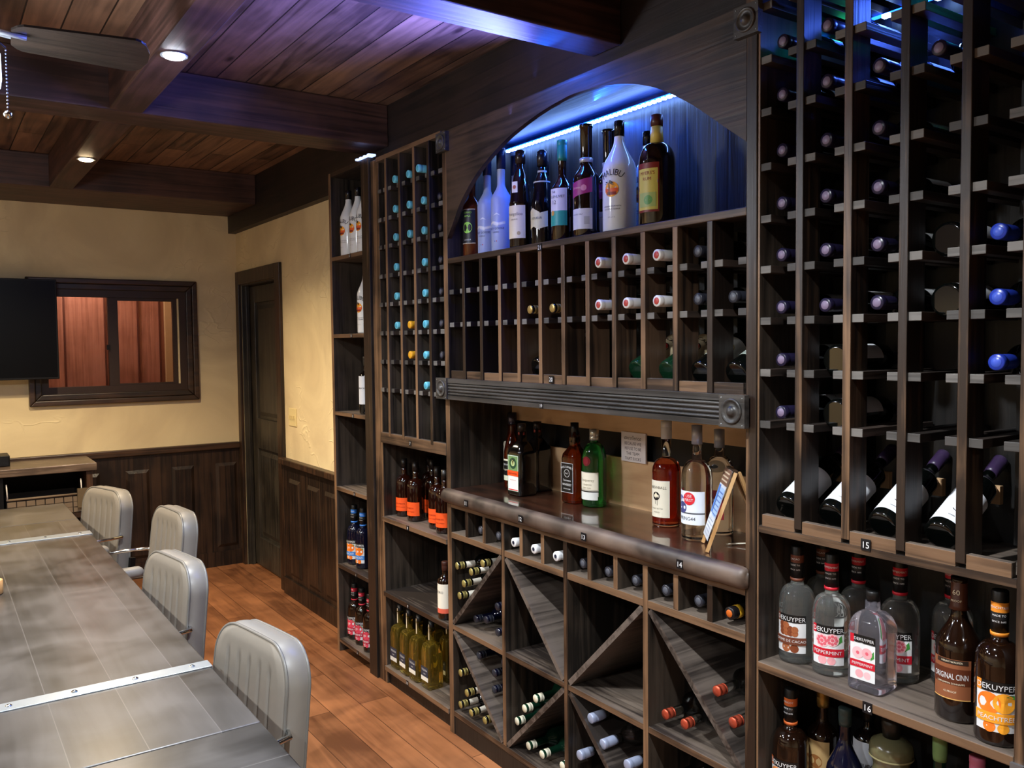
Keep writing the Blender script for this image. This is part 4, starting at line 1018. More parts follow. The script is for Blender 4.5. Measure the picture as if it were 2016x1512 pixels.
# royal cinn style brown bottle
h = 0.312; P = prof(h, 0.047, 0.0155, h*0.50, h*0.76)
kind('cinn', P, G_brown, [([(0.021, h*0.775), (0.0175, h*0.80), (0.0165, h*0.99), (0.015, h), (0.001, h)], H('4f2a1c', 0.4))],
     {'label': [('p', -0.042, 0.042, h*0.17, h*0.45, 0.047, H('8a5335')), ('p', -0.042, 0.042, h*0.165, h*0.172, 0.047, H('d9a860'), False, dict(lift=0.001)), ('p', -0.030, 0.036, h*0.415, h*0.447, 0.047, H('2e211a'), False, dict(lift=0.001)), ('t', 'HIRAM WALKER', 0.003, h*0.432, 0.006, 0.047, crm, False, dict(lift=0.0016)), ('p', -0.042, 0.042, h*0.27, h*0.385, 0.047, H('5a2b17'), False, dict(lift=0.001)), ('t', 'ORIGINAL CINN', 0, h*0.33, 0.018, 0.047, wht, False, dict(lift=0.0016, sx=0.55)), ('t', 'CINNAMON SCHNAPPS', 0, h*0.28, 0.0055, 0.047, crm, False, dict(lift=0.0016)), ('t', '42 PROOF', 0, h*0.22, 0.006, 0.047, crm)],
      'neck_label': [('t', '60', 0, h*0.90, 0.016, 0.0182, crm), ('t', 'PROOF', 0, h*0.84, 0.007, 0.0190, crm)]})
# bourbon with orange label
h = 0.272; P = prof(h, 0.041, 0.014, h*0.56, h*0.72)
P = [(0.034, 0), (0.040, 0.003), (0.041, 0.009), (0.041, h*0.56)] + [(0.0145 + 0.0265*math.cos(PI/2*k/9), h*0.56 + h*0.15*math.sin(PI/2*k/9)) for k in range(1, 10)] + [(0.0138, h*0.76), (0.0138, h*0.9)]
kind('orangelab', P, G_rum, [([(0.0155, h*0.84), (0.0155, h), (0.001, h+0.001)], H('15100d', 0.4))],
     {'label': [('p', -0.052, 0.052, h*0.10, h*0.33, 0.041, org), ('t', 'BOURBON', 0, h*0.23, 0.010, 0.041, H('8c2b10')), ('t', 'FRONTIER WHISKEY', 0, h*0.17, 0.006, 0.041, H('8c2b10'))]}, matf=lambda z: G_rum)
# square tequila / oil style bottle
h = 0.300; P = [(0.030, 0), (0.038, 0.003), (0.039, 0.010), (0.039, 0.165), (0.036, 0.178)] + [(0.013+0.023*math.cos(PI/2*k/6), 0.178+0.028*math.sin(PI/2*k/6)) for k in range(1, 7)] + [(0.0128, 0.262), (0.0145, 0.266), (0.0145, 0.272)]
kind('squaregold', P, G_gold, [([(0.0135, 0.255), (0.0145, 0.300), (0.001, 0.3005)], H('1a1a1c', 0.4))],
     {'label': [('p', -0.031, 0.031, 0.055, 0.100, 0.039, H('283040'), True), ('p', -0.031, 0.031, 0.036, 0.055, 0.039, H('d9d7cc'), True), ('t', 'TEQUILA', 0, 0.085, 0.012, 0.039, wht, True), ('t', 'ANEJO', 0, 0.068, 0.007, 0.039, wht, True), ('p', -0.004, 0.004, 0.215, 0.285, 0.0135, H('cfc2a8'), True, dict(lift=0.001))]}, square=9)
# white label shelf bottle
kind('paleneck', prof(0.245, 0.033, 0.0125, 0.165, 0.195), G_brown, foil(0.245, 0.0125, 0.205, H('3a1c14', 0.4)), {'label': [('p', -0.045, 0.045, 0.03, 0.155, 0.033, H('e6e0cd')), ('p', -0.045, 0.045, 0.03, 0.05, 0.033, H('d9624a'), False, dict(lift=0.001)), ('t', 'TORO', 0, 0.12, 0.014, 0.033, H('5a5a5a'))]})
kind('silverneck', prof(0.285, 0.037, 0.0135, 0.19, 0.225), G_black, foil(0.285, 0.0135, 0.235, blk), {'label': [('p', -0.04, 0.04, 0.05, 0.19, 0.037, H('c9ccd2')), ('t', 'SAMBUCA', 0, 0.13, 0.012, 0.037, blk)]})
# arch niche bottles
h = 0.345; kind('apple', prof(h, 0.039, 0.0135, h*0.58, h*0.72), G_orng, foil(h, 0.0135, h*0.84, H('1c1c24')), {'label': [('p', -0.034, 0.034, h*0.16, h*0.55, 0.039, H('15161a')), ('p', -0.034, 0.034, h*0.155, h*0.165, 0.039, crm), ('p', -0.034, 0.034, h*0.545, h*0.555, 0.039, crm), ('t', 'GRAND', 0, h*0.515, 0.011, 0.039, H('8fd04a')), ('t', 'APPLE', 0, h*0.475, 0.011, 0.039, H('8fd04a')), ('d', 0, h*0.34, 0.023, 0.039, H('8fd04a'), False, dict(sx=0.9)), ('t', 'LIQUEUR', 0, h*0.20, 0.008, 0.039, wht)]})
h = 0.363; P = [(0.034, 0), (0.042, 0.003), (0.043, 0.01), (0.042, h*0.44), (0.043, h*0.455), (0.040, h*0.48), (0.036, h*0.60), (0.026, h*0.74), (0.016, h*0.80), (0.0145, h*0.84), (0.0145, h*0.96)]
kind('monk', P, G_brown, [([(0.0185, h*0.86), (0.0195, h*0.93), (0.018, h*0.985), (0.01, h), (0.001, h)], H('241611', 0.25))], {'label': [('p', -0.043, 0.043, h*0.10, h*0.43, 0.043, H('eadbb0')), ('t', 'Frangelico', 0, h*0.345, 0.016, 0.043, H('6b5f48')), ('t', 'LIQUEUR', 0, h*0.29, 0.007, 0.043, H('6b5f48')), ('d', 0.018, h*0.15, 0.007, 0.043, H('b9a06c'))], 'neck_label': [('p', -0.012, 0.012, h*0.56, h*0.67, 0.037, H('ddd6c4'), False, dict(lift=0.002)), ('d', 0, h*0.615, 0.007, 0.037, H('a7553a'), False, dict(lift=0.003))]})
h = 0.345; P = [(0.034, 0), (0.041, 0.003), (0.042, 0.01), (0.042, h*0.42), (0.036, h*0.50), (0.030, h*0.66), (0.020, h*0.74), (0.0145, h*0.78), (0.0145, h*0.96)]
kind('cream', P, G_black, [([(0.0185, h*0.83), (0.0195, h*0.93), (0.018, h*0.98), (0.01, h), (0.001, h)], H('14141a', 0.25))], {'label': [('p', -0.044, -0.012, h*0.165, h*0.36, 0.0422, H('d8cc98'), False, dict(zt=0.012)), ('p', -0.012, 0.014, h*0.20, h*0.385, 0.0422, H('d8cc98'), False, dict(zt=-0.014)), ('p', 0.014, 0.044, h*0.175, h*0.335, 0.0422, H('d8cc98'), False, dict(zt=0.008)), ('t', 'LIQUEUR', 0, h*0.285, 0.011, 0.042, H('3a3420'), False, dict(lift=0.002))], 'neck_label': [('p', -0.05, 0.05, h*0.765, h*0.785, 0.0165, H('b9b29a')), ('p', -0.05, 0.05, h*0.655, h*0.67, 0.030, H('b9b29a'), False, dict(lift=0.002))]})
h = 0.347; kind('scotch', prof(h, 0.039, 0.0145, h*0.50, h*0.66), G_rum, foil(h, 0.0145, h*0.80, H('1f7f6c', 0.35)), {'label': [('p', -0.038, 0.038, h*0.30, h*0.52, 0.039, H('dcd6cf')), ('p', -0.038, 0.038, h*0.155, h*0.30, 0.039, H('2f9c86')), ('t', 'THE', -0.012, h*0.485, 0.009, 0.039, H('3a3a3a')), ('t', 'GLENLIVET', 0, h*0.44, 0.012, 0.039, H('3a3a3a')), ('t', '12', -0.010, h*0.385, 0.018, 0.039, H('3a3a3a')), ('d', -0.018, h*0.28, 0.009, 0.039, H('d39a4a'))]})
h = 0.374; P = prof(h, 0.044, 0.020, h*0.52, h*0.65)
kind('purple', P, G_brown, [([(0.0225, h*0.665), (0.0225, h*0.70), (0.0185, h*0.71), (0.0155, h-0.002), (0.001, h)], simple('pewter_cap', 'b0b3ba', 0.35, 0.45))], {'label': [('p', -0.043, 0.043, h*0.345, h*0.475, 0.044, H('9c2c6a'), False, dict(zt=0.018)), ('t', 'Johnnie', -0.012, h*0.435, 0.011, 0.044, H('e0b0a0'), False, dict(lift=0.002)), ('d', 0.014, h*0.43, 0.010, 0.044, H('d58a9c')), ('p', -0.043, 0.043, h*0.07, h*0.25, 0.044, H('d5d4cf')), ('t', 'BLENDED MALT', -0.01, h*0.20, 0.006, 0.044, H('555555')), ('p', 0.015, 0.033, h*0.11, h*0.18, 0.044, H('b5b4b0'), False, dict(lift=0.001))]})
h = 0.340; P = [(0.045, 0), (0.054, 0.003), (0.056, 0.01), (0.056, h*0.56)] + [(0.017 + 0.039*math.cos(PI/2*k/8), h*0.56 + h*0.185*math.sin(PI/2*k/8)) for k in range(1, 9)] + [(0.0155, h*0.80), (0.0155, h*0.97)]
kind('myers', P, G_brown, [([(0.0205, h*0.745), (0.0175, h*0.89)], H('d8bf5c', 0.4)), ([(0.0180, h*0.89), (0.0195, h*0.94), (0.0175, h*0.99), (0.01, h), (0.001, h)], H('4a241e', 0.35))], {'label': [('p', -0.038, 0.038, h*0.12, h*0.55, 0.056, H('7a2118')), ('p', -0.034, 0.034, h*0.14, h*0.50, 0.056, H('cfc05a'), False, dict(lift=0.001)), ('t', "MYERS'S", 0, h*0.46, 0.014, 0.056, H('8c1f18'), False, dict(lift=0.0016)), ('t', 'RUM', 0, h*0.41, 0.014, 0.056, H('8c1f18'), False, dict(lift=0.0016)), ('g', [(-0.034, h*0.31), (0.034, h*0.37), (0.034, h*0.40), (-0.034, h*0.34)], 0.056, H('5a1f1a'), False, dict(lift=0.002)), ('p', -0.028, 0.028, h*0.165, h*0.29, 0.056, H('a8b86a'), False, dict(lift=0.0018)), ('d', 0.004, h*0.225, 0.014, 0.056, H('5f9c4a'), False, dict(lift=0.0022))]})
# counter bottles
h = 0.295; kind('triplesec', prof(h, 0.032, 0.0125, h*0.5, h*0.80, ease=0.8), G_amber, [([(0.0145, h*0.90), (0.0145, h), (0.001, h+0.001)], simple('gold_cap_bright', 'c9a75c', 0.25, 0.8))], {'label': [('p', -0.03, 0.03, h*0.20, h*0.52, 0.032, H('cfc9b2')), ('p', -0.03, 0.03, h*0.31, h*0.33, 0.032, blk, False, dict(lift=0.001)), ('d', 0, h*0.56, 0.018, 0.032, H('cfc9b2')), ('t', 'LIQUEUR', 0, h*0.42, 0.008, 0.032, blk)]})
h = 0.311; kind('royale', [(0.028, 0), (0.034, 0.004), (0.036, 0.01), (0.036, 0.15), (0.028, 0.19), (0.015, 0.22), (0.0125, 0.25), (0.0125, 0.285)], G_amber, [([(0.016, 0.262), (0.019, 0.275), (0.019, h), (0.001, h)], simple('pewter_dark', '4a4650', 0.25, 0.8))], {'label': [('p', -0.034, 0.034, 0.055, 0.115, 0.036, blk), ('t', 'ROYALE', 0, 0.10, 0.010, 0.036, wht), ('t', 'Liqueur', 0, 0.08, 0.010, 0.036, crm), ('p', -0.034, 0.034, 0.035, 0.055, 0.036, H('cfd3b8')), ('p', -0.034, 0.034, 0.115, 0.122, 0.036, crm)]})
h = 0.279; P = [(0.036, 0), (0.043, 0.003), (0.044, 0.008), (0.044, 0.165), (0.041, 0.178), (0.020, 0.208), (0.0145, 0.214), (0.0145, 0.25)]
kind('jager', P, G_black, [([(0.0168, 0.248), (0.0168, h), (0.001, h+0.001)], H('231a14', 0.3)), ([(0.0155, 0.236), (0.0155, 0.247)], H('7a2c22', 0.4))], {'label': [('p', -0.034, 0.034, 0.018, 0.160, 0.044, H('2c5a3c'), True), ('p', -0.032, 0.032, 0.020, 0.158, 0.044, H('e4e6e0'), True, dict(lift=0.0009)), ('p', -0.030, 0.030, 0.095, 0.156, 0.044, H('6f8f5a'), True, dict(lift=0.0013)), ('d', 0, 0.128, 0.022, 0.044, H('24452f'), True, dict(lift=0.0017)), ('d', 0, 0.128, 0.012, 0.044, H('b9c98a'), True, dict(lift=0.002)), ('g', [(-0.010, 0.150), (-0.004, 0.132), (0.004, 0.132), (0.010, 0.150), (0.004, 0.140), (0, 0.118), (-0.004, 0.140)], 0.044, H('7a6a3a'), True, dict(lift=0.0024)), ('p', -0.034, 0.034, 0.078, 0.099, 0.044, H('e8501c'), True, dict(lift=0.002)), ('t', 'Jagermeister', 0, 0.089, 0.011, 0.044, H('7a1c10'), True, dict(lift=0.0024)), ('t', 'KRAUTER-LIKOR', 0, 0.062, 0.005, 0.044, H('c05a4a'), True), ('p', -0.030, 0.030, 0.022, 0.026, 0.044, H('c8322c'), True, dict(lift=0.0013))]}, square=9)
h = 0.298; P = [(0.033, 0), (0.038, 0.003), (0.039, 0.01), (0.039, 0.165), (0.036, 0.182), (0.018, 0.208), (0.016, 0.215), (0.0165, 0.24), (0.0135, 0.265)]
kind('jack', P, G_amber, [([(0.0168, 0.225), (0.0155, 0.270), (0.0158, h), (0.001, h+0.001)], H('0d0d0e', 0.3))], {'label': [('p', -0.033, 0.033, 0.040, 0.150, 0.039, wht, True), ('p', -0.0315, 0.0315, 0.0415, 0.1485, 0.039, blk, True, dict(lift=0.0009)), ('t', "JACK DANIEL'S", 0, 0.136, 0.0105, 0.039, wht, True, dict(arc=0.08)), ('d', 0, 0.112, 0.015, 0.039, wht, True, dict(lift=0.0013)), ('d', 0, 0.112, 0.0135, 0.039, blk, True, dict(lift=0.0016)), ('t', 'No.7', 0, 0.112, 0.009, 0.039, wht, True, dict(lift=0.002)), ('t', 'Tennessee', 0, 0.086, 0.010, 0.039, wht, True), ('t', 'WHISKEY', 0, 0.070, 0.012, 0.039, wht, True), ('t', 'SOUR MASH', 0, 0.054, 0.007, 0.039, wht, True)]}, square=7)
h = 0.280; P = [(0.036, 0), (0.043, 0.003), (0.0445, 0.01), (0.0455, 0.165)] + [(0.0155 + 0.030*math.cos(PI/2*k/7), 0.165 + 0.065*math.sin(PI/2*k/7)) for k in range(1, 8)] + [(0.0145, 0.235), (0.0145, 0.26)]
kind('tanq', P, G_green, [([(0.0175, 0.240), (0.0175, 0.252), (0.0168, 0.253), (0.0168, 0.256), (0.0175, 0.257), (0.0175, h), (0.001, h+0.001)], simple('silver_cap', 'b9b4a4', 0.28, 0.7))], {'label': [('p', -0.045, 0.045, 0.040, 0.128, 0.0455, H('b0aa9a')), ('p', -0.042, 0.042, 0.065, 0.126, 0.0455, H('e2dac6'), False, dict(lift=0.001)), ('t', 'Tanqueray', 0, 0.100, 0.014, 0.0455, H('8a7f66'), False, dict(lift=0.0015)), ('t', 'LONDON', 0, 0.083, 0.009, 0.0455, H('8a7f66'), False, dict(lift=0.0015)), ('t', 'DRY GIN', 0, 0.071, 0.009, 0.0455, H('8a7f66'), False, dict(lift=0.0015)), ('p', -0.045, 0.045, 0.0565, 0.0605, 0.0455, blk, False, dict(lift=0.0015)), ('p', -0.042, 0.042, 0.028, 0.0565, 0.0455, H('d9dbd6'), False, dict(lift=0.0012))], 'seal': [('d', 0, 0.168, 0.017, 0.047, H('8c1c2c'), False, dict(lift=0.001)), ('d', 0, 0.168, 0.011, 0.047, H('a8243a'), False, dict(lift=0.002))]})
h = 0.339; P = [(0.038, 0), (0.045, 0.003), (0.046, 0.009), (0.046, 0.175)] + [(0.015 + 0.031*math.cos(PI/2*k/9), 0.175 + 0.045*math.sin(PI/2*k/9)) for k in range(1, 10)] + [(0.0148, 0.225), (0.0148, 0.29)]
kind('skrew', P, G_red, [([(0.0175, 0.282), (0.0178, h-0.02), (0.0172, h-0.019), (0.0178, h-0.018), (0.0178, h), (0.001, h+0.001)], H('cfcdc6', 0.4))], {'label': [('p', -0.048, 0.040, 0.032, 0.150, 0.046, H('ddd6c2')), ('t', 'SKREWBALL', -0.004, 0.128, 0.0125, 0.046, H('4a4438')), ('d', -0.006, 0.100, 0.014, 0.046, blk), ('d', -0.006, 0.102, 0.006, 0.046, crm, False, dict(lift=0.0016)), ('g', [(-0.012, 0.104), (-0.006, 0.112), (0.0, 0.104), (-0.006, 0.092)], 0.046, crm, False, dict(lift=0.0016)), ('p', -0.010, -0.0085, 0.074, 0.090, 0.046, blk, False, dict(lift=0.001)), ('p', -0.002, -0.0005, 0.070, 0.090, 0.046, blk, False, dict(lift=0.001)), ('t', 'PEANUT BUTTER', -0.004, 0.060, 0.006, 0.046, H('7a7464')), ('t', 'WHISKEY', -0.004, 0.048, 0.006, 0.046, H('7a7464'))]}, matf=lambda z: G_red if 0.014 < z < 0.205 else G_clear)
def bow(name, h, r, labels):
    P = [(r*0.84, 0), (r*0.98, 0.003), (r, 0.01), (r, 0.185)] + [(0.0145 + (r-0.0145)*math.cos(PI/2*k/9), 0.185 + 0.055*math.sin(PI/2*k/9)) for k in range(1, 10)] + [(0.0135, 0.27), (0.0135, h-0.02)]
    kind(name, P, G_clear, [([(0.0160, h-0.058), (0.0160, h-0.002), (0.001, h)], simple('silver_neck_foil', 'b4b7be', 0.35, 0.4))], labels)
bow('spring44', 0.345, 0.0465, {'label': [('p', -0.052, 0.052, 0.050, 0.150, 0.0465, H('dfe5ec')), ('d', -0.030, 0.118, 0.018, 0.0465, H('5a5f9c')), ('d', -0.022, 0.100, 0.018, 0.0465, H('43477c'), False, dict(lift=0.0012)), ('p', -0.052, 0.052, 0.082, 0.086, 0.0465, H('4a4c52'), False, dict(lift=0.001)), ('t', 'SPRING44', -0.008, 0.068, 0.015, 0.0465, H('3a3c44')), ('d', 0.004, 0.128, 0.019, 0.0465, H('d0202c'), False, dict(lift=0.002)), ('t', 'USE', 0.004, 0.136, 0.012, 0.0465, wht, False, dict(lift=0.0026)), ('t', 'FIRST', 0.004, 0.124, 0.012, 0.0465, wht, False, dict(lift=0.0026))]})
bow('spring44b', 0.325, 0.0435, {'label': [('p', -0.04, 0.04, 0.05, 0.14, 0.0435, H('8c2a30')), ('t', 'USE FIRST', 0, 0.11, 0.012, 0.0435, wht)]})
kind('darkblue', prof(0.305, 0.044, 0.0135, 0.15, 0.24, ease=0.8), G_navy, foil(0.305, 0.0135, 0.262, H('2a3a3a', 0.3)), {}, capname='capsule')
kind('golden', prof(0.318, 0.040, 0.0135, 0.18, 0.225), G_brown, foil(0.318, 0.0135, 0.255, simple('gold_foil', '9c7a3c', 0.3, 0.6)), {'label': [('p', -0.036, 0.036, 0.04, 0.175, 0.040, H('b99a68')), ('d', 0, 0.12, 0.018, 0.04, H('8c5a30')), ('d', -0.006, 0.085, 0.016, 0.04, H('a5703c'))]}, capname='capsule')
kind('olivebottle', prof(0.318, 0.040, 0.0135, 0.17, 0.22), G_dgreen, foil(0.318, 0.0135, 0.25, H('6f8f5a', 0.4)), {'label': [('p', -0.034, 0.034, 0.05, 0.14, 0.04, H('9cae8c'))]}, capname='capsule')
kind('pinkbottle', prof(0.302, 0.040, 0.0135, 0.18, 0.22), G_brown, foil(0.302, 0.0135, 0.24, H('b5607a', 0.4)), {'label': [('p', -0.034, 0.034, 0.05, 0.14, 0.04, H('c99aa8'))]}, capname='capsule')
P = [(0.042, 0), (0.052, 0.004), (0.058, 0.02), (0.060, 0.06), (0.056, 0.12), (0.044, 0.18), (0.040, 0.20), (0.044, 0.215), (0.050, 0.225), (0.050, 0.245), (0.046, 0.256), (0.030, 0.266), (0.020, 0.270)]
kind('decanter', P, simple('olive_ceramic', '5d5a40', 0.25, coat=0.6), [([(0.019, 0.268), (0.023, 0.300), (0.023, 0.318), (0.001, 0.32)], H('15130f', 0.4))], {'collar': [('p', -0.15, 0.15, 0.224, 0.228, 0.0502, H('8f8a63'))]}, capname='stopper')

def SB(k, x, y, z, lab, grp=None, spin=0.0, name='liquor_bottle'): return put(k, (x, y, z+0.0005), lab, grp, spin=math.radians(spin), name=name)

# niche
g = 'bottles in the arched niche'; Z = 1.975
SB('apple', 1.845, 2.957, Z, 'orange liqueur bottle with black label and green apple, far end of the niche', g, 25)
SB('frosted', 1.860, 2.867, Z, 'frosted blue-white vodka bottle beside the green apple bottle', g, 20)
SB('frosted', 1.84, 2.738, Z, 'frosted blue-white vodka bottle beside the monk-shaped cream-label bottle', g, 20)
SB('frosted', 1.96, 2.815, Z, 'frosted vodka bottle behind the other two, only its dark cap showing', g, 20)
SB('monk', 1.835, 2.603, Z, 'dark robed-shape bottle with a large cream script label in the niche', g, 20)
SB('cream', 1.855, 2.495, Z, 'black round-topped bottle with a wavy pale yellow label in the niche', g, 20)
SB('cream', 1.965, 2.63, Z, 'black round-topped bottle hidden behind the one with the wavy label', g, 20)
SB('scotch', 1.835, 2.352, Z, 'whisky bottle with grey and teal label and green capsule in the niche', g, 20)
SB('purple', 1.835, 2.222, Z, 'whisky bottle with purple slanted label in front of its twin', g, 20)
SB('purple', 1.945, 2.235, Z, 'purple-label whisky bottle half hidden behind the big white rum bottle', g, 20)
SB('malibu', 1.845, 2.069, Z, 'large white coconut rum bottle with sunset palm in the niche', g, 20)
SB('malibu_s', 1.96, 2.06, Z, 'white rum bottle behind the big dark rum bottle in the niche', g, 5)
SB('myers', 1.85, 1.905, Z, 'big dark rum bottle with yellow and red label, nearest in the niche', g, 14)
# counter
g = 'bottles on the back-bar counter'; Z = 1.033
SB('triplesec', 2.035, 2.975, Z, 'amber bottle with gold cap at the far end of the counter', g, 10)
SB('royale', 1.975, 2.877, Z, 'amber bottle with dark pewter stopper and black band label on the counter', g, 10)
SB('jager', 1.915, 2.725, Z, 'square black bottle with orange and green stag label on the counter', g, 3)
SB('jager', 2.02, 2.765, Z, 'square black bottle directly behind the stag-label one', g, 3)
SB('jack', 1.98, 2.475, Z, 'square amber whiskey bottle with black label on the counter', g, 3)
SB('tanq', 1.99, 2.375, Z, 'green gin bottle with red seal and silver cap on the counter', g, 12)
SB('skrew', 1.965, 1.983, Z, 'dark red whiskey bottle with white cap and cream label on the counter', g, 8)
SB('spring44', 1.90, 1.789, Z, 'clear bottle with red round USE FIRST sticker on the counter', g, 8)
SB('spring44b', 2.01, 1.80, Z, 'clear bottle with red label behind the USE FIRST bottle', g, 8)
# shelves of the left cabinet
g = 'orange-label bottles on the upper open shelf'; Z = 0.812
for (x, y), lab in zip(((1.862, 3.628), (1.85, 3.490), (2.00, 3.63), (1.945, 3.50), (1.852, 3.29), (2.00, 3.40), (1.832, 3.190)), ('at the far end of the row', 'in front, most fully seen', 'behind the front one', 'third along, beside the front one', 'nearly behind the nearest one', 'at the back, hidden by the others', 'nearest, cut off by the cabinet side')):
    SB('orangelab', x, y, Z, 'amber bourbon bottle with orange label, ' + lab, g, random.uniform(10, 30))
SB('paleneck', 1.80, 3.142, 0.452, 'single bottle with tall cream label alone on the middle shelf', None, 10)
g = 'square golden bottles on the lowest open shelf'
for (x, y), lab in zip(((1.82, 3.612), (1.82, 3.519), (1.82, 3.423), (1.825, 3.315), (1.93, 3.34), (1.93, 3.46)), ('farthest of the front row', 'second of the front row from the far end', 'third of the front row from the far end', 'nearest and largest of the front row', 'behind the nearest one', 'in the back row near the middle')):
    SB('squaregold', x, y, 0.09, 'square golden tequila bottle with dark label, ' + lab, g, random.uniform(-3, 3))
# tower
g = 'white rum bottles on the tower top shelf'
for (x, y), lab in zip(((1.82, 4.115), (1.82, 4.0), (1.815, 3.905)), ('farthest of the three at the tower top', 'middle of the three at the tower top', 'third at the tower top, cut off by the cabinet edge')):
    SB('malibu_s', x, y, 2.083, 'white palm-label rum bottle, ' + lab, g, 8)
SB('malibu_s', 1.815, 3.915, 1.684, 'white rum bottle alone on the second tower shelf, mostly hidden', None, 8)
SB('silverneck', 1.815, 3.93, 1.281, 'black bottle with silver label on the third tower shelf', None, 8)
SB('dk_cur', 1.84, 4.168, 0.471, 'blue-label orange-fruit liqueur bottle at the back of the tower shelf', 'blue-label liqueurs in the tower', 12)
SB('dk_cur', 1.84, 4.058, 0.471, 'blue-label orange-fruit liqueur bottle at the front of the tower shelf', 'blue-label liqueurs in the tower', 12)
g = 'red-label liqueurs at the tower bottom'
for (x, y), lab in zip(((1.835, 4.172), (1.83, 4.068), (1.82, 3.947)), ('farthest of the three', 'middle of the three', 'nearest the cabinet edge')):
    SB('dk_ras', x, y, 0.07, 'red berry label liqueur, lowest tower shelf, ' + lab, g, 12)
# shelf 16
g = 'liqueur bottles on the near upper shelf'; Z = 0.792
SB('dk_cac', 1.86, 1.399, Z, 'clear liqueur bottle with brown bean label, left end of the shelf', g, 14)
SB('dk_cac', 1.97, 1.40, Z, 'clear liqueur bottle with brown cap band behind the bean-label bottle', g, 8)
SB('dk_pep', 1.86, 1.296, Z, 'clear peppermint liqueur bottle with red band, second along the shelf front', g, 23)
SB('dk_pep', 1.965, 1.29, Z, 'peppermint bottle in the back row behind the front peppermint bottle', g, 8)
SB('flask', 1.845, 1.173, Z, 'flat clear plastic peppermint flask with black cap', g, 4)
SB('dk_pep', 1.955, 1.170, Z, 'tall peppermint bottle right behind the flat flask', g, 15)
SB('dk_pep', 2.03, 1.08, Z, 'peppermint bottle at the very back, right of the flask', g, 8)
SB('cinn', 1.86, 0.975, Z, 'dark cinnamon schnapps bottle with brown label', g, 8)
SB('dk_peach', 1.82, 0.869, Z, 'dark peach liqueur bottle with orange label at the right edge', g, 20)
g = 'bottles on the near lower shelf'; Z = 0.405
SB('dk_apr', 1.84, 1.402, Z, 'dark fruit-label liqueur bottle with orange neck bands, lower shelf left end', g, 8)
SB('golden', 1.925, 1.365, Z, 'gold-necked bottle with tan label on the lower shelf', g, 8)
SB('darkblue', 1.86, 1.255, Z, 'sloping dark blue bottle on the lower shelf', g, 8)
SB('silverneck', 1.985, 1.27, Z, 'slim black bottle in the shadows behind the dark blue one', g, 8)
SB('decanter', 1.88, 1.143, Z, 'olive ceramic decanter with black stopper', g, 0, name='ceramic_decanter')
SB('olivebottle', 1.90, 1.035, Z, 'green-necked bottle right of the ceramic decanter', g, 8)
SB('pinkbottle', 1.88, 0.94, Z, 'pink-necked bottle right of the green-necked one', g, 8)

# lying bottles
LY = Matrix.Rotation(-PI/2, 4, 'Y') @ Matrix.Rotation(PI, 4, 'Z')
def lie(k, y, z, lab, grp, xt=1.787, h=WH, ax=None, spin=0.0):
    """cap end at x=xt"""
    return put(k, (xt + h, y, z), lab, grp, M=LY, name='wine_bottle', spin=math.radians(spin))
Lc = [3.6215, 3.5065, 3.3715, 3.2395, 3.121]; Lz = [z + 0.034 for z in LZ]
g = 'blue-capped wine bottles in the far rack'
def rowcol(i, j, tot='far rack'): return '%s, %s row down, %s column from left' % (tot, ORD[i], ORD[j])
occ = {0: (1, 2, 3), 1: (1, 2, 3), 2: (1, 2, 3), 3: (1, 3), 4: (1, 3), 5: (1, 3), 6: (3,), 7: (3,)}
for i, cs_ in occ.items():
    for j in cs_: lie('cyan', Lc[j], Lz[i], 'wine bottle with light blue cap, ' + rowcol(i, j), g, xt=1.752 if (i, j) == (0, 3) else 1.774, spin=180)
for i in (5, 6): lie('yellow', Lc[2], Lz[i], 'wine bottle with yellow cap, ' + rowcol(i, 2), 'yellow-capped bottles in the far rack', xt=1.770)
for i in range(1, 8): lie('navyfoil', Lc[4], Lz[i], 'wine bottle with black cap, ' + rowcol(i, 4), 'black-capped bottles in the far rack')
Mc = [(a+b)/2 for a, b in zip([CY1]+MPC, MPC+[CY0])]
g = 'white and red capped bottles in the middle rack'
for i, z in enumerate((1.8715, 1.7385)):
    for j in (7, 8, 9): lie('whitered', Mc[j], z+0.008, 'bottle with white capsule and red end, ' + rowcol(i, j, 'middle rack'), g, xt=1.757)
for j in (4, 5): lie('goldscrew', Mc[j], 1.7465, 'bottle with gold screw cap, ' + rowcol(1, j, 'middle rack'), 'gold-capped bottles in the middle rack', xt=1.768)
for i, z, js in ((0, 1.8795, (10,)), (1, 1.7465, (10, 11))):
    for j in js: lie('black', Mc[j], z, 'dark bottle with black capsule, ' + rowcol(i, j, 'middle rack'), 'dark bottles in the middle rack')
Rc = [(a+b)/2 for a, b in zip([1.449]+RP, RP+[RY0])]
g = 'dark-capped wine bottles in the near rack'
Rr = {0: (1,), 1: (0, 1, 2, 3), 2: (0,), 3: (0, 1, 2, 3), 4: (0, 1, 2), 5: (0, 1, 2), 6: (0, 1, 2), 7: (0, 1, 2), 8: (0,), 9: (0,)}
rz = [z + 0.034 for z in RZ]
seen = {1: (0, 1), 3: (0, 1, 2, 3), 4: (0, 1, 2), 5: (0, 1, 2), 6: (0, 1, 2), 7: (0, 1, 2), 8: (0,), 9: (0,)}
zz = {1: 2.42, 2: 2.36}
for i, js in ((2, (0, 1)), (3, (0, 1, 2, 3)), (4, (0, 1, 2)), (5, (0, 1, 2)), (6, (0, 1, 2)), (7, (0, 1, 2)), (8, (0,)), (9, (0,))):
    for j in js: lie('lilac', Rc[j], rz[i], 'wine bottle with purple-grey capsule, near rack, %s bottle row down, %s column' % (ORD[i-2], ORD[j]), g, xt=1.778)
for n_, i in enumerate((6, 7, 8)): lie('blue', Rc[4], rz[i], 'bright blue wine capsule, %s down of three at the right edge' % ORD[n_], 'blue-capped bottles in the near rack')
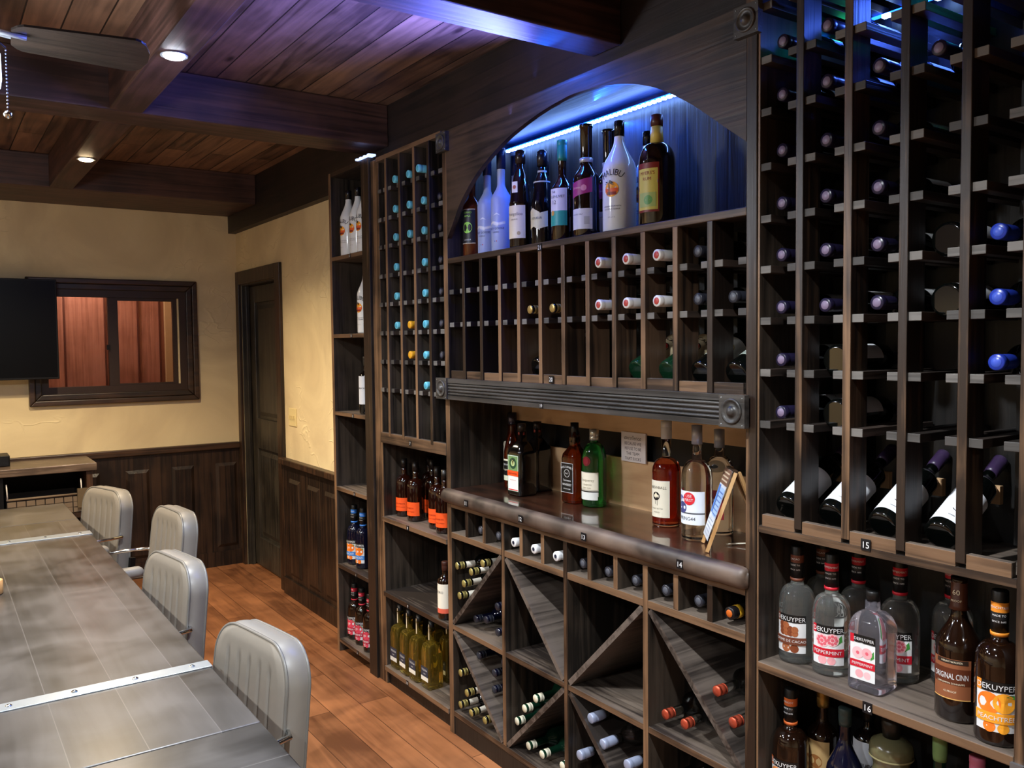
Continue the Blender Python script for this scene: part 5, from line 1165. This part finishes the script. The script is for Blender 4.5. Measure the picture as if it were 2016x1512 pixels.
# bottles lying base outwards, deep in the near rack
for i, j in ((6, 3), (7, 3), (8, 1), (9, 1)):
    put('slantwine', (1.82, Rc[j], rz[i]), 'wine bottle lying base outwards, near rack, %s bottle row down, %s column' % (ORD[i-2], ORD[j]), 'bottles lying base outwards in the near rack', M=Matrix.Rotation(PI/2, 4, 'Y'), name='wine_bottle')
# slanted display rows
SL = Matrix.Rotation(math.radians(61), 4, 'Y')
for j, z in ((0, 0), (1, 0), (2, 0), (3, 0)):
    put('slantwine', (1.807, Rc[j], 1.197), 'wine bottle tilted up with white label, %s from the left in the bottom display row' % ORD[j], 'tilted display bottles in the near rack', M=SL, name='wine_bottle', spin=math.radians(34))
for k_, j, lab in (('slantdark', 4, 'dark tilted bottle alone on the left of the middle rack bottom row'), ('slantgreen', 8, 'green tilted bottle, left of the two green ones in the middle rack'), ('slantgreen', 9, 'green tilted bottle, right of the two green ones in the middle rack'), ('slantdark', 10, 'dark tilted bottle second from the right in the middle rack'), ('slantdark', 11, 'dark tilted bottle at the right end of the middle rack')):
    put(k_, (1.80, Mc[j], 1.536), lab, 'tilted bottles at the bottom of the middle rack', M=Matrix.Rotation(math.radians(64), 4, 'Y'), name='wine_bottle', spin=math.radians(34))
for k_, j, lab in (('slantgreen', 1, 'tilted green bottle low in the far rack, second column'), ('slantgreen', 3, 'tilted green bottle low in the far rack, fourth column'), ('slantdark', 4, 'tilted dark bottle low in the far rack, right column')):
    put(k_, (1.815, Lc[j], 1.229), lab, 'tilted bottles at the bottom of the far rack', M=Matrix.Rotation(math.radians(64), 4, 'Y'), name='wine_bottle', spin=math.radians(34))
# cubbies
cb = Mc
for j, k_ in ((1, 'black'), (2, 'black'), (3, 'white'), (4, 'white'), (5, 'white'), (6, 'black'), (7, 'black'), (8, 'black'), (9, 'black'), (10, 'black'), (11, 'amberfoil')):
    c_ = {'black': 'black', 'white': 'white', 'amberfoil': 'yellow-banded black'}[k_]
    lie(k_, cb[j], 0.852 + 0.0365 + 0.001, '%s-capped wine bottle in the %s cubby under the counter from the left' % (c_, ORD[j]), 'bottles in the cubbies under the counter', xt=1.790 if k_ == 'black' else 1.775)

# bins: cap centres measured on the front, bodies pushed apart inside each triangle
def tri_push(P, poly, r):
    n = len(poly); cx_ = sum(p[0] for p in poly)/n; cz_ = sum(p[1] for p in poly)/n
    for k in range(n):
        a, b = poly[k], poly[(k+1) % n]; dx, dz = b[0]-a[0], b[1]-a[1]; L = math.hypot(dx, dz); nx, nz = -dz/L, dx/L
        if (cx_-a[0])*nx + (cz_-a[1])*nz < 0: nx, nz = -nx, -nz
        d = (P[0]-a[0])*nx + (P[1]-a[1])*nz
        if d < r: P[0] += (r-d)*nx; P[1] += (r-d)*nz
def bin_(k, caps, poly, r, where, grp, xt=1.785, col=''):
    bod = [list(c) for c in caps]
    for it in range(200):
        for i in range(len(bod)):
            for j in range(i):
                dx = bod[i][0]-bod[j][0]; dz = bod[i][1]-bod[j][1]; d = math.hypot(dx, dz) or 1e-4
                if d < 2*r+0.001:
                    q = (2*r+0.001-d)/2; bod[i][0] += dx/d*q; bod[i][1] += dz/d*q; bod[j][0] -= dx/d*q; bod[j][1] -= dz/d*q
        for b in bod: tri_push(b, poly, r+0.0105)
    order = sorted(range(len(caps)), key=lambda i: -caps[i][1])
    rank = {i: n for n, i in enumerate(order)}
    for i, (c, b) in enumerate(zip(caps, bod)):
        tip = Vector((xt, c[0]*0.5+b[0]*0.5, c[1]*0.5+b[1]*0.5)); base = Vector((xt+0.292, b[0], b[1]))
        d = (tip-base).normalized(); base = tip - d*WH
        M = d.to_track_quat('Z', 'Y').to_matrix().to_4x4()
        put(k, base, '%s bottle in the %s, %s from its top' % (col, where, ORD[rank[i]]), grp, M=M, name='wine_bottle', spin=random.uniform(0, 6.28) if k in ('navycap', 'ivory', 'silver', 'copper') else PI/2 + 0.6)
(a1, b1), (a2, b2), (a3, b3), (a4, b4) = bays
bin_('goldneck', [(3.02, 0.713), (2.802, 0.765), (2.889, 0.712), (2.948, 0.65), (2.986, 0.595)], [(a1, .465), (b1, .828), (a1, .828)], 0.034, 'first bin above its diagonal', 'gold-capped bottles in the first bin', col='gold-capped neck-label', xt=1.775)
bin_('navycap', [(2.74, 0.604), (2.90, 0.512), (2.822, 0.53), (2.739, 0.494)], [(a1, .465), (b1, .828), (b1, .465)], 0.034, 'first bin below its diagonal', 'dark-capped bottles in the first bin', col='dark-capped', xt=1.80)
bin_('goldneck', [(2.987, 0.27), (2.933, 0.199), (2.995, 0.125), (2.904, 0.115), (2.80, 0.127)], [(a1, .445), (b1, .10), (a1, .10)], 0.034, 'lower first bin left of its diagonal', 'gold-capped bottles in the lower first bin', col='gold-capped neck-label', xt=1.775)
bin_('navycap', [(2.882, 0.366), (2.766, 0.328), (2.773, 0.264), (2.70, 0.185), (2.70, 0.394)], [(a1, .445), (b1, .10), (b1, .445)], 0.034, 'lower first bin right of its diagonal', 'navy-capped bottles in the lower first bin', col='navy-capped', xt=1.80)
bin_('ivory', [(2.476, 0.332), (2.547, 0.269), (2.609, 0.198)], [(a2, .10), (b2, .445), (a2, .445)], 0.036, 'lower second bin above its diagonal', 'ivory-capped bottles in the second bin', col='ivory-capped green', xt=1.79)
bin_('ivory', [(2.532, 0.128), (2.439, 0.13), (2.319, 0.144)], [(a2, .10), (b2, .445), (b2, .10)], 0.036, 'lower second bin below its diagonal', 'ivory-capped bottles on the second bin floor', col='ivory-capped green', xt=1.79)
bin_('silver', [(2.16, 0.367), (2.101, 0.300), (1.966, 0.298)], [(a3, .445), (b3, .10), (b3, .445)], 0.037, 'lower third bin above its diagonal', 'silver-capped bottles in the third bin', col='silver-blue-capped clear', xt=1.775)
bin_('silver', [(2.205, 0.234), (2.15, 0.15)], [(a3, .445), (b3, .10), (a3, .10)], 0.037, 'lower third bin below its diagonal', 'silver-capped bottles on the third bin floor', col='silver-blue-capped clear', xt=1.775)
bin_('copper', [(1.815, 0.510), (1.736, 0.508)], [(a4, .828), (b4, .465), (a4, .465)], 0.038, 'fourth bin left of its diagonal', 'copper-capped bottles in the fourth bin', col='copper-capped clear', xt=1.79)
bin_('copper', [(1.612, 0.650), (1.560, 0.575)], [(a4, .828), (b4, .465), (b4, .828)], 0.038, 'fourth bin right of its diagonal', 'copper-capped bottles on the fourth bin diagonal', col='copper-capped clear', xt=1.79)
bin_('goldscrew', [(1.80, 0.318), (1.709, 0.358)], [(a4, .10), (b4, .445), (a4, .445)], 0.0365, 'lower fourth bin', 'gold-capped bottles in the lower fourth bin', col='gold-capped dark', xt=1.81)

# ------------------------------------------------------------------ small things in the nook
sg = thing('motto_sign', (2.066, 2.25, 1.198), 'small white card sign with motto lettering propped in the counter nook', 'sign')
mb = MB().box((2.066, 2.187, 1.200), (2.0735, 2.313, 1.306), H('e6dcd8', 0.6))
for t, z, s, sx in (('excellence', 1.287, 0.021, 1.0), ('BECAUSE WE', 1.266, 0.0155, 0.95), ('REFUSE TO BE', 1.248, 0.0150, 0.9), ('THE TEAM', 1.230, 0.0155, 0.95), ('THAT SUCKS', 1.212, 0.0150, 0.95)):
    vs, fs = glyphs(t); mb.add([(2.0655, 2.252 - x*s*sx + (0.35*(y-0.35)*s*-1 if t == 'excellence' else 0), z + (y-0.35)*s) for x, y in vs], fs, H('5a5254'))
sub(mb, 'card', sg)
es = thing('easel_sign', (1.86, 1.64, 1.033), 'small wooden easel holding a printed sheet at the near end of the counter', 'easel')
A_, T_ = Vector((1.878, 1.742, 1.035)), Vector((1.865, 1.68, 1.268))
fl, fr, rl, rr2 = Vector((1.872, 1.738, 1.036)), Vector((1.795, 1.652, 1.036)), Vector((2.03, 1.64, 1.036)), Vector((1.95, 1.56, 1.036))
tl, tr = Vector((1.905, 1.672, 1.262)), Vector((1.845, 1.592, 1.262))
def bar(p, q, w, mat): return MB().cyl(p, q, w, mat, 4, smooth=False)
sub(bar(fl, tl, 0.007, weasel), 'easel_leg', es); sub(bar(fr, tr, 0.007, weasel), 'easel_leg', es)
sub(bar(rl, tl+Vector((0.012, 0, 0)), 0.0065, weasel), 'easel_leg', es); sub(bar(rr2, tr+Vector((0.012, 0, 0)), 0.0065, weasel), 'easel_leg', es)
sub(bar(tl, tr, 0.008, H('3b2c20')), 'top_bar', es)
sub(bar(fl.lerp(tl, .18), fr.lerp(tr, .18), 0.005, weasel), 'crossbar', es)
n_ = (tr-fr).cross(fl-fr).normalized(); n_ = n_ if n_.x < 0 else -n_
def quad(u0, u1, v0, v1, lift, mat, mb):
    P_ = lambda u_, v_: fl.lerp(fr, u_).lerp(tl.lerp(tr, u_), v_) + n_*lift
    mb.add([P_(u0, v0), P_(u1, v0), P_(u1, v1), P_(u0, v1)], [(0, 1, 2, 3)], mat); return mb
mb = quad(0.02, 0.95, 0.12, 1.0, 0.009, H('d9dee8', 0.25), MB()); quad(0.02, 0.95, 0.12, 1.0, 0.008, wht, mb)
quad(0.02, 0.95, 0.80, 1.0, 0.0095, H('7a5a48'), mb); quad(0.05, 0.25, 0.42, 0.78, 0.0095, H('4f7fd0'), mb); quad(0.30, 0.90, 0.40, 0.76, 0.0095, H('9fbdf0'), mb)
for k in range(6): quad(0.33, 0.86, 0.42+k*0.055, 0.435+k*0.055, 0.0100, H('5a78b8'), mb)
for k in range(5): quad(0.12, 0.8, 0.16+k*0.045, 0.17+k*0.045, 0.0100, H('9aa2b4'), mb)
for k in range(3): quad(0.12, 0.84, 0.84+k*0.05, 0.86+k*0.05, 0.0100, H('c9b59c'), mb)
sub(mb, 'printed_sheet', es)
dv = thing('black_device', (2.0, 1.535, 1.033), 'black glossy device leaning at the near end of the nook behind the easel', 'electronic device')
sub(MB().box((1.965, 1.50, 1.033), (2.03, 1.60, 1.22), G_black), 'housing', dv, bevel=0.004)
sub(MB().box((2.032, 1.50, 1.033), (2.040, 1.625, 1.275), simple('clear_grey_plastic', '8a8580', 0.3)), 'back_plate', dv, bevel=0.002)
cbz = thing('white_cable', (1.9, 1.6, 1.033), 'thin white cable looping on the counter by the easel', 'cable')
sub(MB().tube([(1.905 + 0.02*k, 1.68 - 0.022*k, 1.0365 + 0.006*math.sin(k*0.5)) for k in range(9)], 0.0022, H('d9d2c0')), 'cord', cbz)

# ------------------------------------------------------------------ light
def lamp(kind_, loc, energy, color, size=0.05, spot=None, aim=(0, 0, -1), blend=0.6, sx=None, spread=None):
    l = bpy.data.lights.new(kind_.lower() + '_light', kind_); l.energy = energy; l.color = color
    if kind_ == 'SPOT': l.spot_size = math.radians(spot); l.spot_blend = blend; l.shadow_soft_size = size
    elif kind_ == 'AREA':
        l.size = size
        if sx: l.shape = 'RECTANGLE'; l.size_y = sx
        if spread: l.spread = math.radians(spread)
    else: l.shadow_soft_size = size
    o = bpy.data.objects.new('lamp_light', l); COL.objects.link(o); o.location = loc
    o.rotation_euler = Vector(aim).to_track_quat('-Z', 'Y').to_euler()
    return o
cool = (0.90, 0.95, 1.0); warm = (1.0, 0.80, 0.54)
for y, e, c in ((4.807, 135, warm), (2.956, 95, cool), (1.10, 110, cool), (-0.9, 70, cool)):
    lamp('SPOT', (0.705, y, 2.562), e, c, 0.035, 140, blend=0.75)
for y, e, c in ((4.6, 110, warm), (2.6, 60, cool), (0.4, 60, cool)):
    lamp('SPOT', (-1.3, y, 2.55), e, c, 0.04, 150, blend=0.5)
lamp('POINT', (HXF, HYF, 2.22), 22, (0.85, 0.92, 1.0), 0.1)
# led tapes
lamp('AREA', (2.030, 2.31, 2.430), 17.0, (0.015, 0.12, 1.0), 0.010, aim=(-0.45, 0, -1), sx=1.38)
lamp('AREA', (1.80, 2.56, 2.497), 30, (0.15, 0.19, 1.0), 0.012, aim=(-0.80, 0, 0.60), sx=0.92, spread=130)
lamp('AREA', (2.030, 1.15, 2.440), 5.0, (0.06, 0.15, 1.0), 0.012, aim=(-0.6, 0, -1), sx=0.5)
lamp('POINT', (0.9, 6.95, 2.4), 14, (1.0, 0.80, 0.66), 0.1)
w = bpy.data.worlds.new('world'); SC.world = w; w.use_nodes = True
w.node_tree.nodes['Background'].inputs[0].default_value = (0.7, 0.8, 1, 1); w.node_tree.nodes['Background'].inputs[1].default_value = 0.02
vs_ = SC.view_settings; vs_.view_transform = 'Standard'; vs_.look = 'None'; vs_.gamma = 1; vs_.use_curve_mapping = False; vs_.exposure = 1.0
